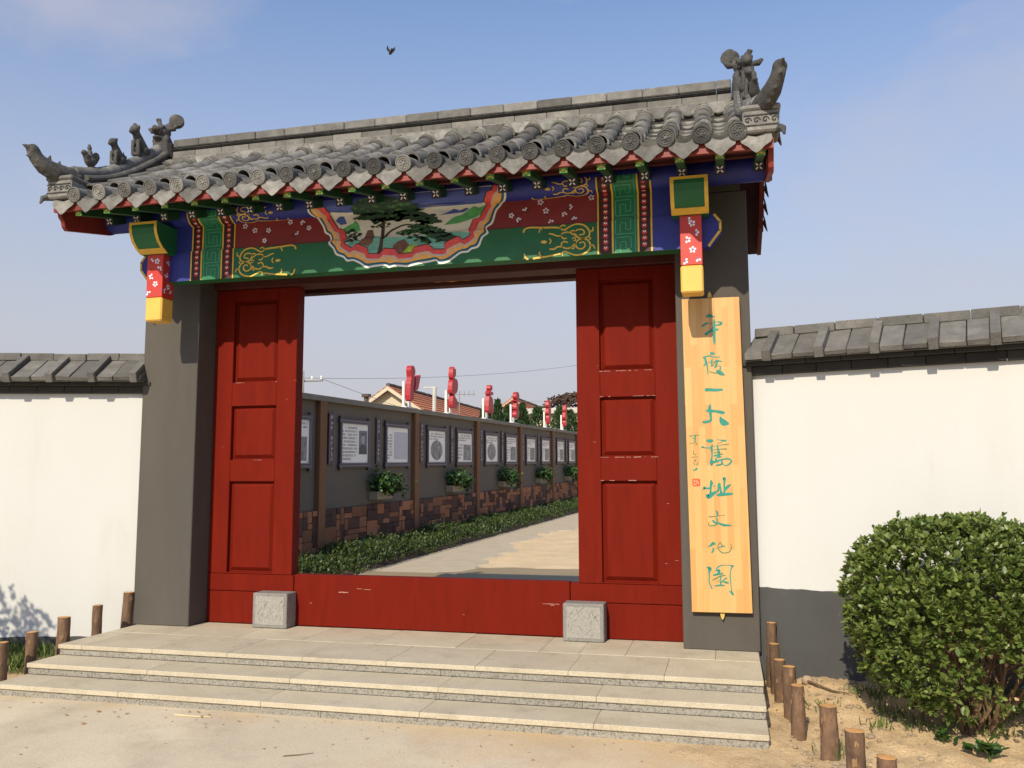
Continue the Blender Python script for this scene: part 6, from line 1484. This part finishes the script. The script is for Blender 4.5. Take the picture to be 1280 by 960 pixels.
for i, (x, y, zt, r_) in enumerate(((-4.02, 16.3, 3.20, .42), (-3.93, 17.3, 3.45, .40), (-3.88, 18.35, 3.36, .62), (-3.71, 19.5, 3.52, .45), (-3.62, 21.5, 3.55, .95), (-3.29, 23.7, 3.72, .8), (-3.3, 25.7, 3.75, .9))):
    x, y, zt = CX + CK * (x - CX), CY + CK * (y - CY), CZ + CK * (zt - CZ)
    conifer(x, y, zt - fz(y), r_ * CK, 500 + i, cl[i])
# flat-roofed shed with a heap of branches
sh = empty('flat_roof_shed', (-4.6, 36.0, 0), 'low shed with pale flat roof edge behind the conifers', 'shed')
MB().box((-3.4, -1.6, 0), (5.0, 2.0, 4.28)).build('wall', M_HWALL, sh); MB().box((-3.7, -1.9, 4.30), (5.3, 2.3, 4.58)).build('roof_slab', M_CPOLE, sh, bevel=.03)
rs = np.random.RandomState(44); bm_ = MB(); core = MB()
for k in range(620):
    a = rs.rand() * 2 * math.pi; rr_ = math.sqrt(rs.rand()); x = rr_ * math.cos(a); y = rr_ * math.sin(a)
    top = math.sqrt(max(0, 1 - rr_ ** 2.4)) * .95 + .05
    c = Vector((x * 2.7, y * 1.6, top * rs.uniform(.55, 1.0) * .98)); d = Vector((rs.normal(), rs.normal(), rs.normal() * .45)).normalized() * rs.uniform(.25, .6)
    bd_ = Vector((rs.normal(), rs.normal(), rs.normal())) * .10
    bm_.tube([c - d * .5, c + bd_, c + d * .5], [.035, .04, .025], 5)
hp = bm_.build('branch_heap', M_TWIG, smooth=True); hp.location = (-3.75, 36.0, 4.585)
tag(hp, 'domed heap of dark brown twisted branches on the flat shed roof', 'branch heap', kind='stuff')
# a bird high over the roof
bd = empty('bird', (-6.65, 15.5, 13.55), 'small dark bird flying high above the gate roof', 'bird', rz=.6)
b = MB(); b.ell((0, 0, 0), (.05, .14, .045), 10, 8); b.ell((0, .13, .02), (.032, .045, .032), 8, 6); b.tube([(0, .16, .02), (0, .20, .015)], [.012, .002], 5); b.tube([(0, -.10, 0), (0, -.24, .0)], [.03, .045], 6, flat=(1.2, .25))
for s in (-1, 1): b.tube([(s * .02, .03, .02), (s * .09, .02, .10), (s * .12, -.06, .20)], [.05, .045, .010], 6, flat=(1.0, .25), up=(0, 1, 0))
obj('body', sculpt(b, 'body', M_BIRD, .012, 2), None, bd)
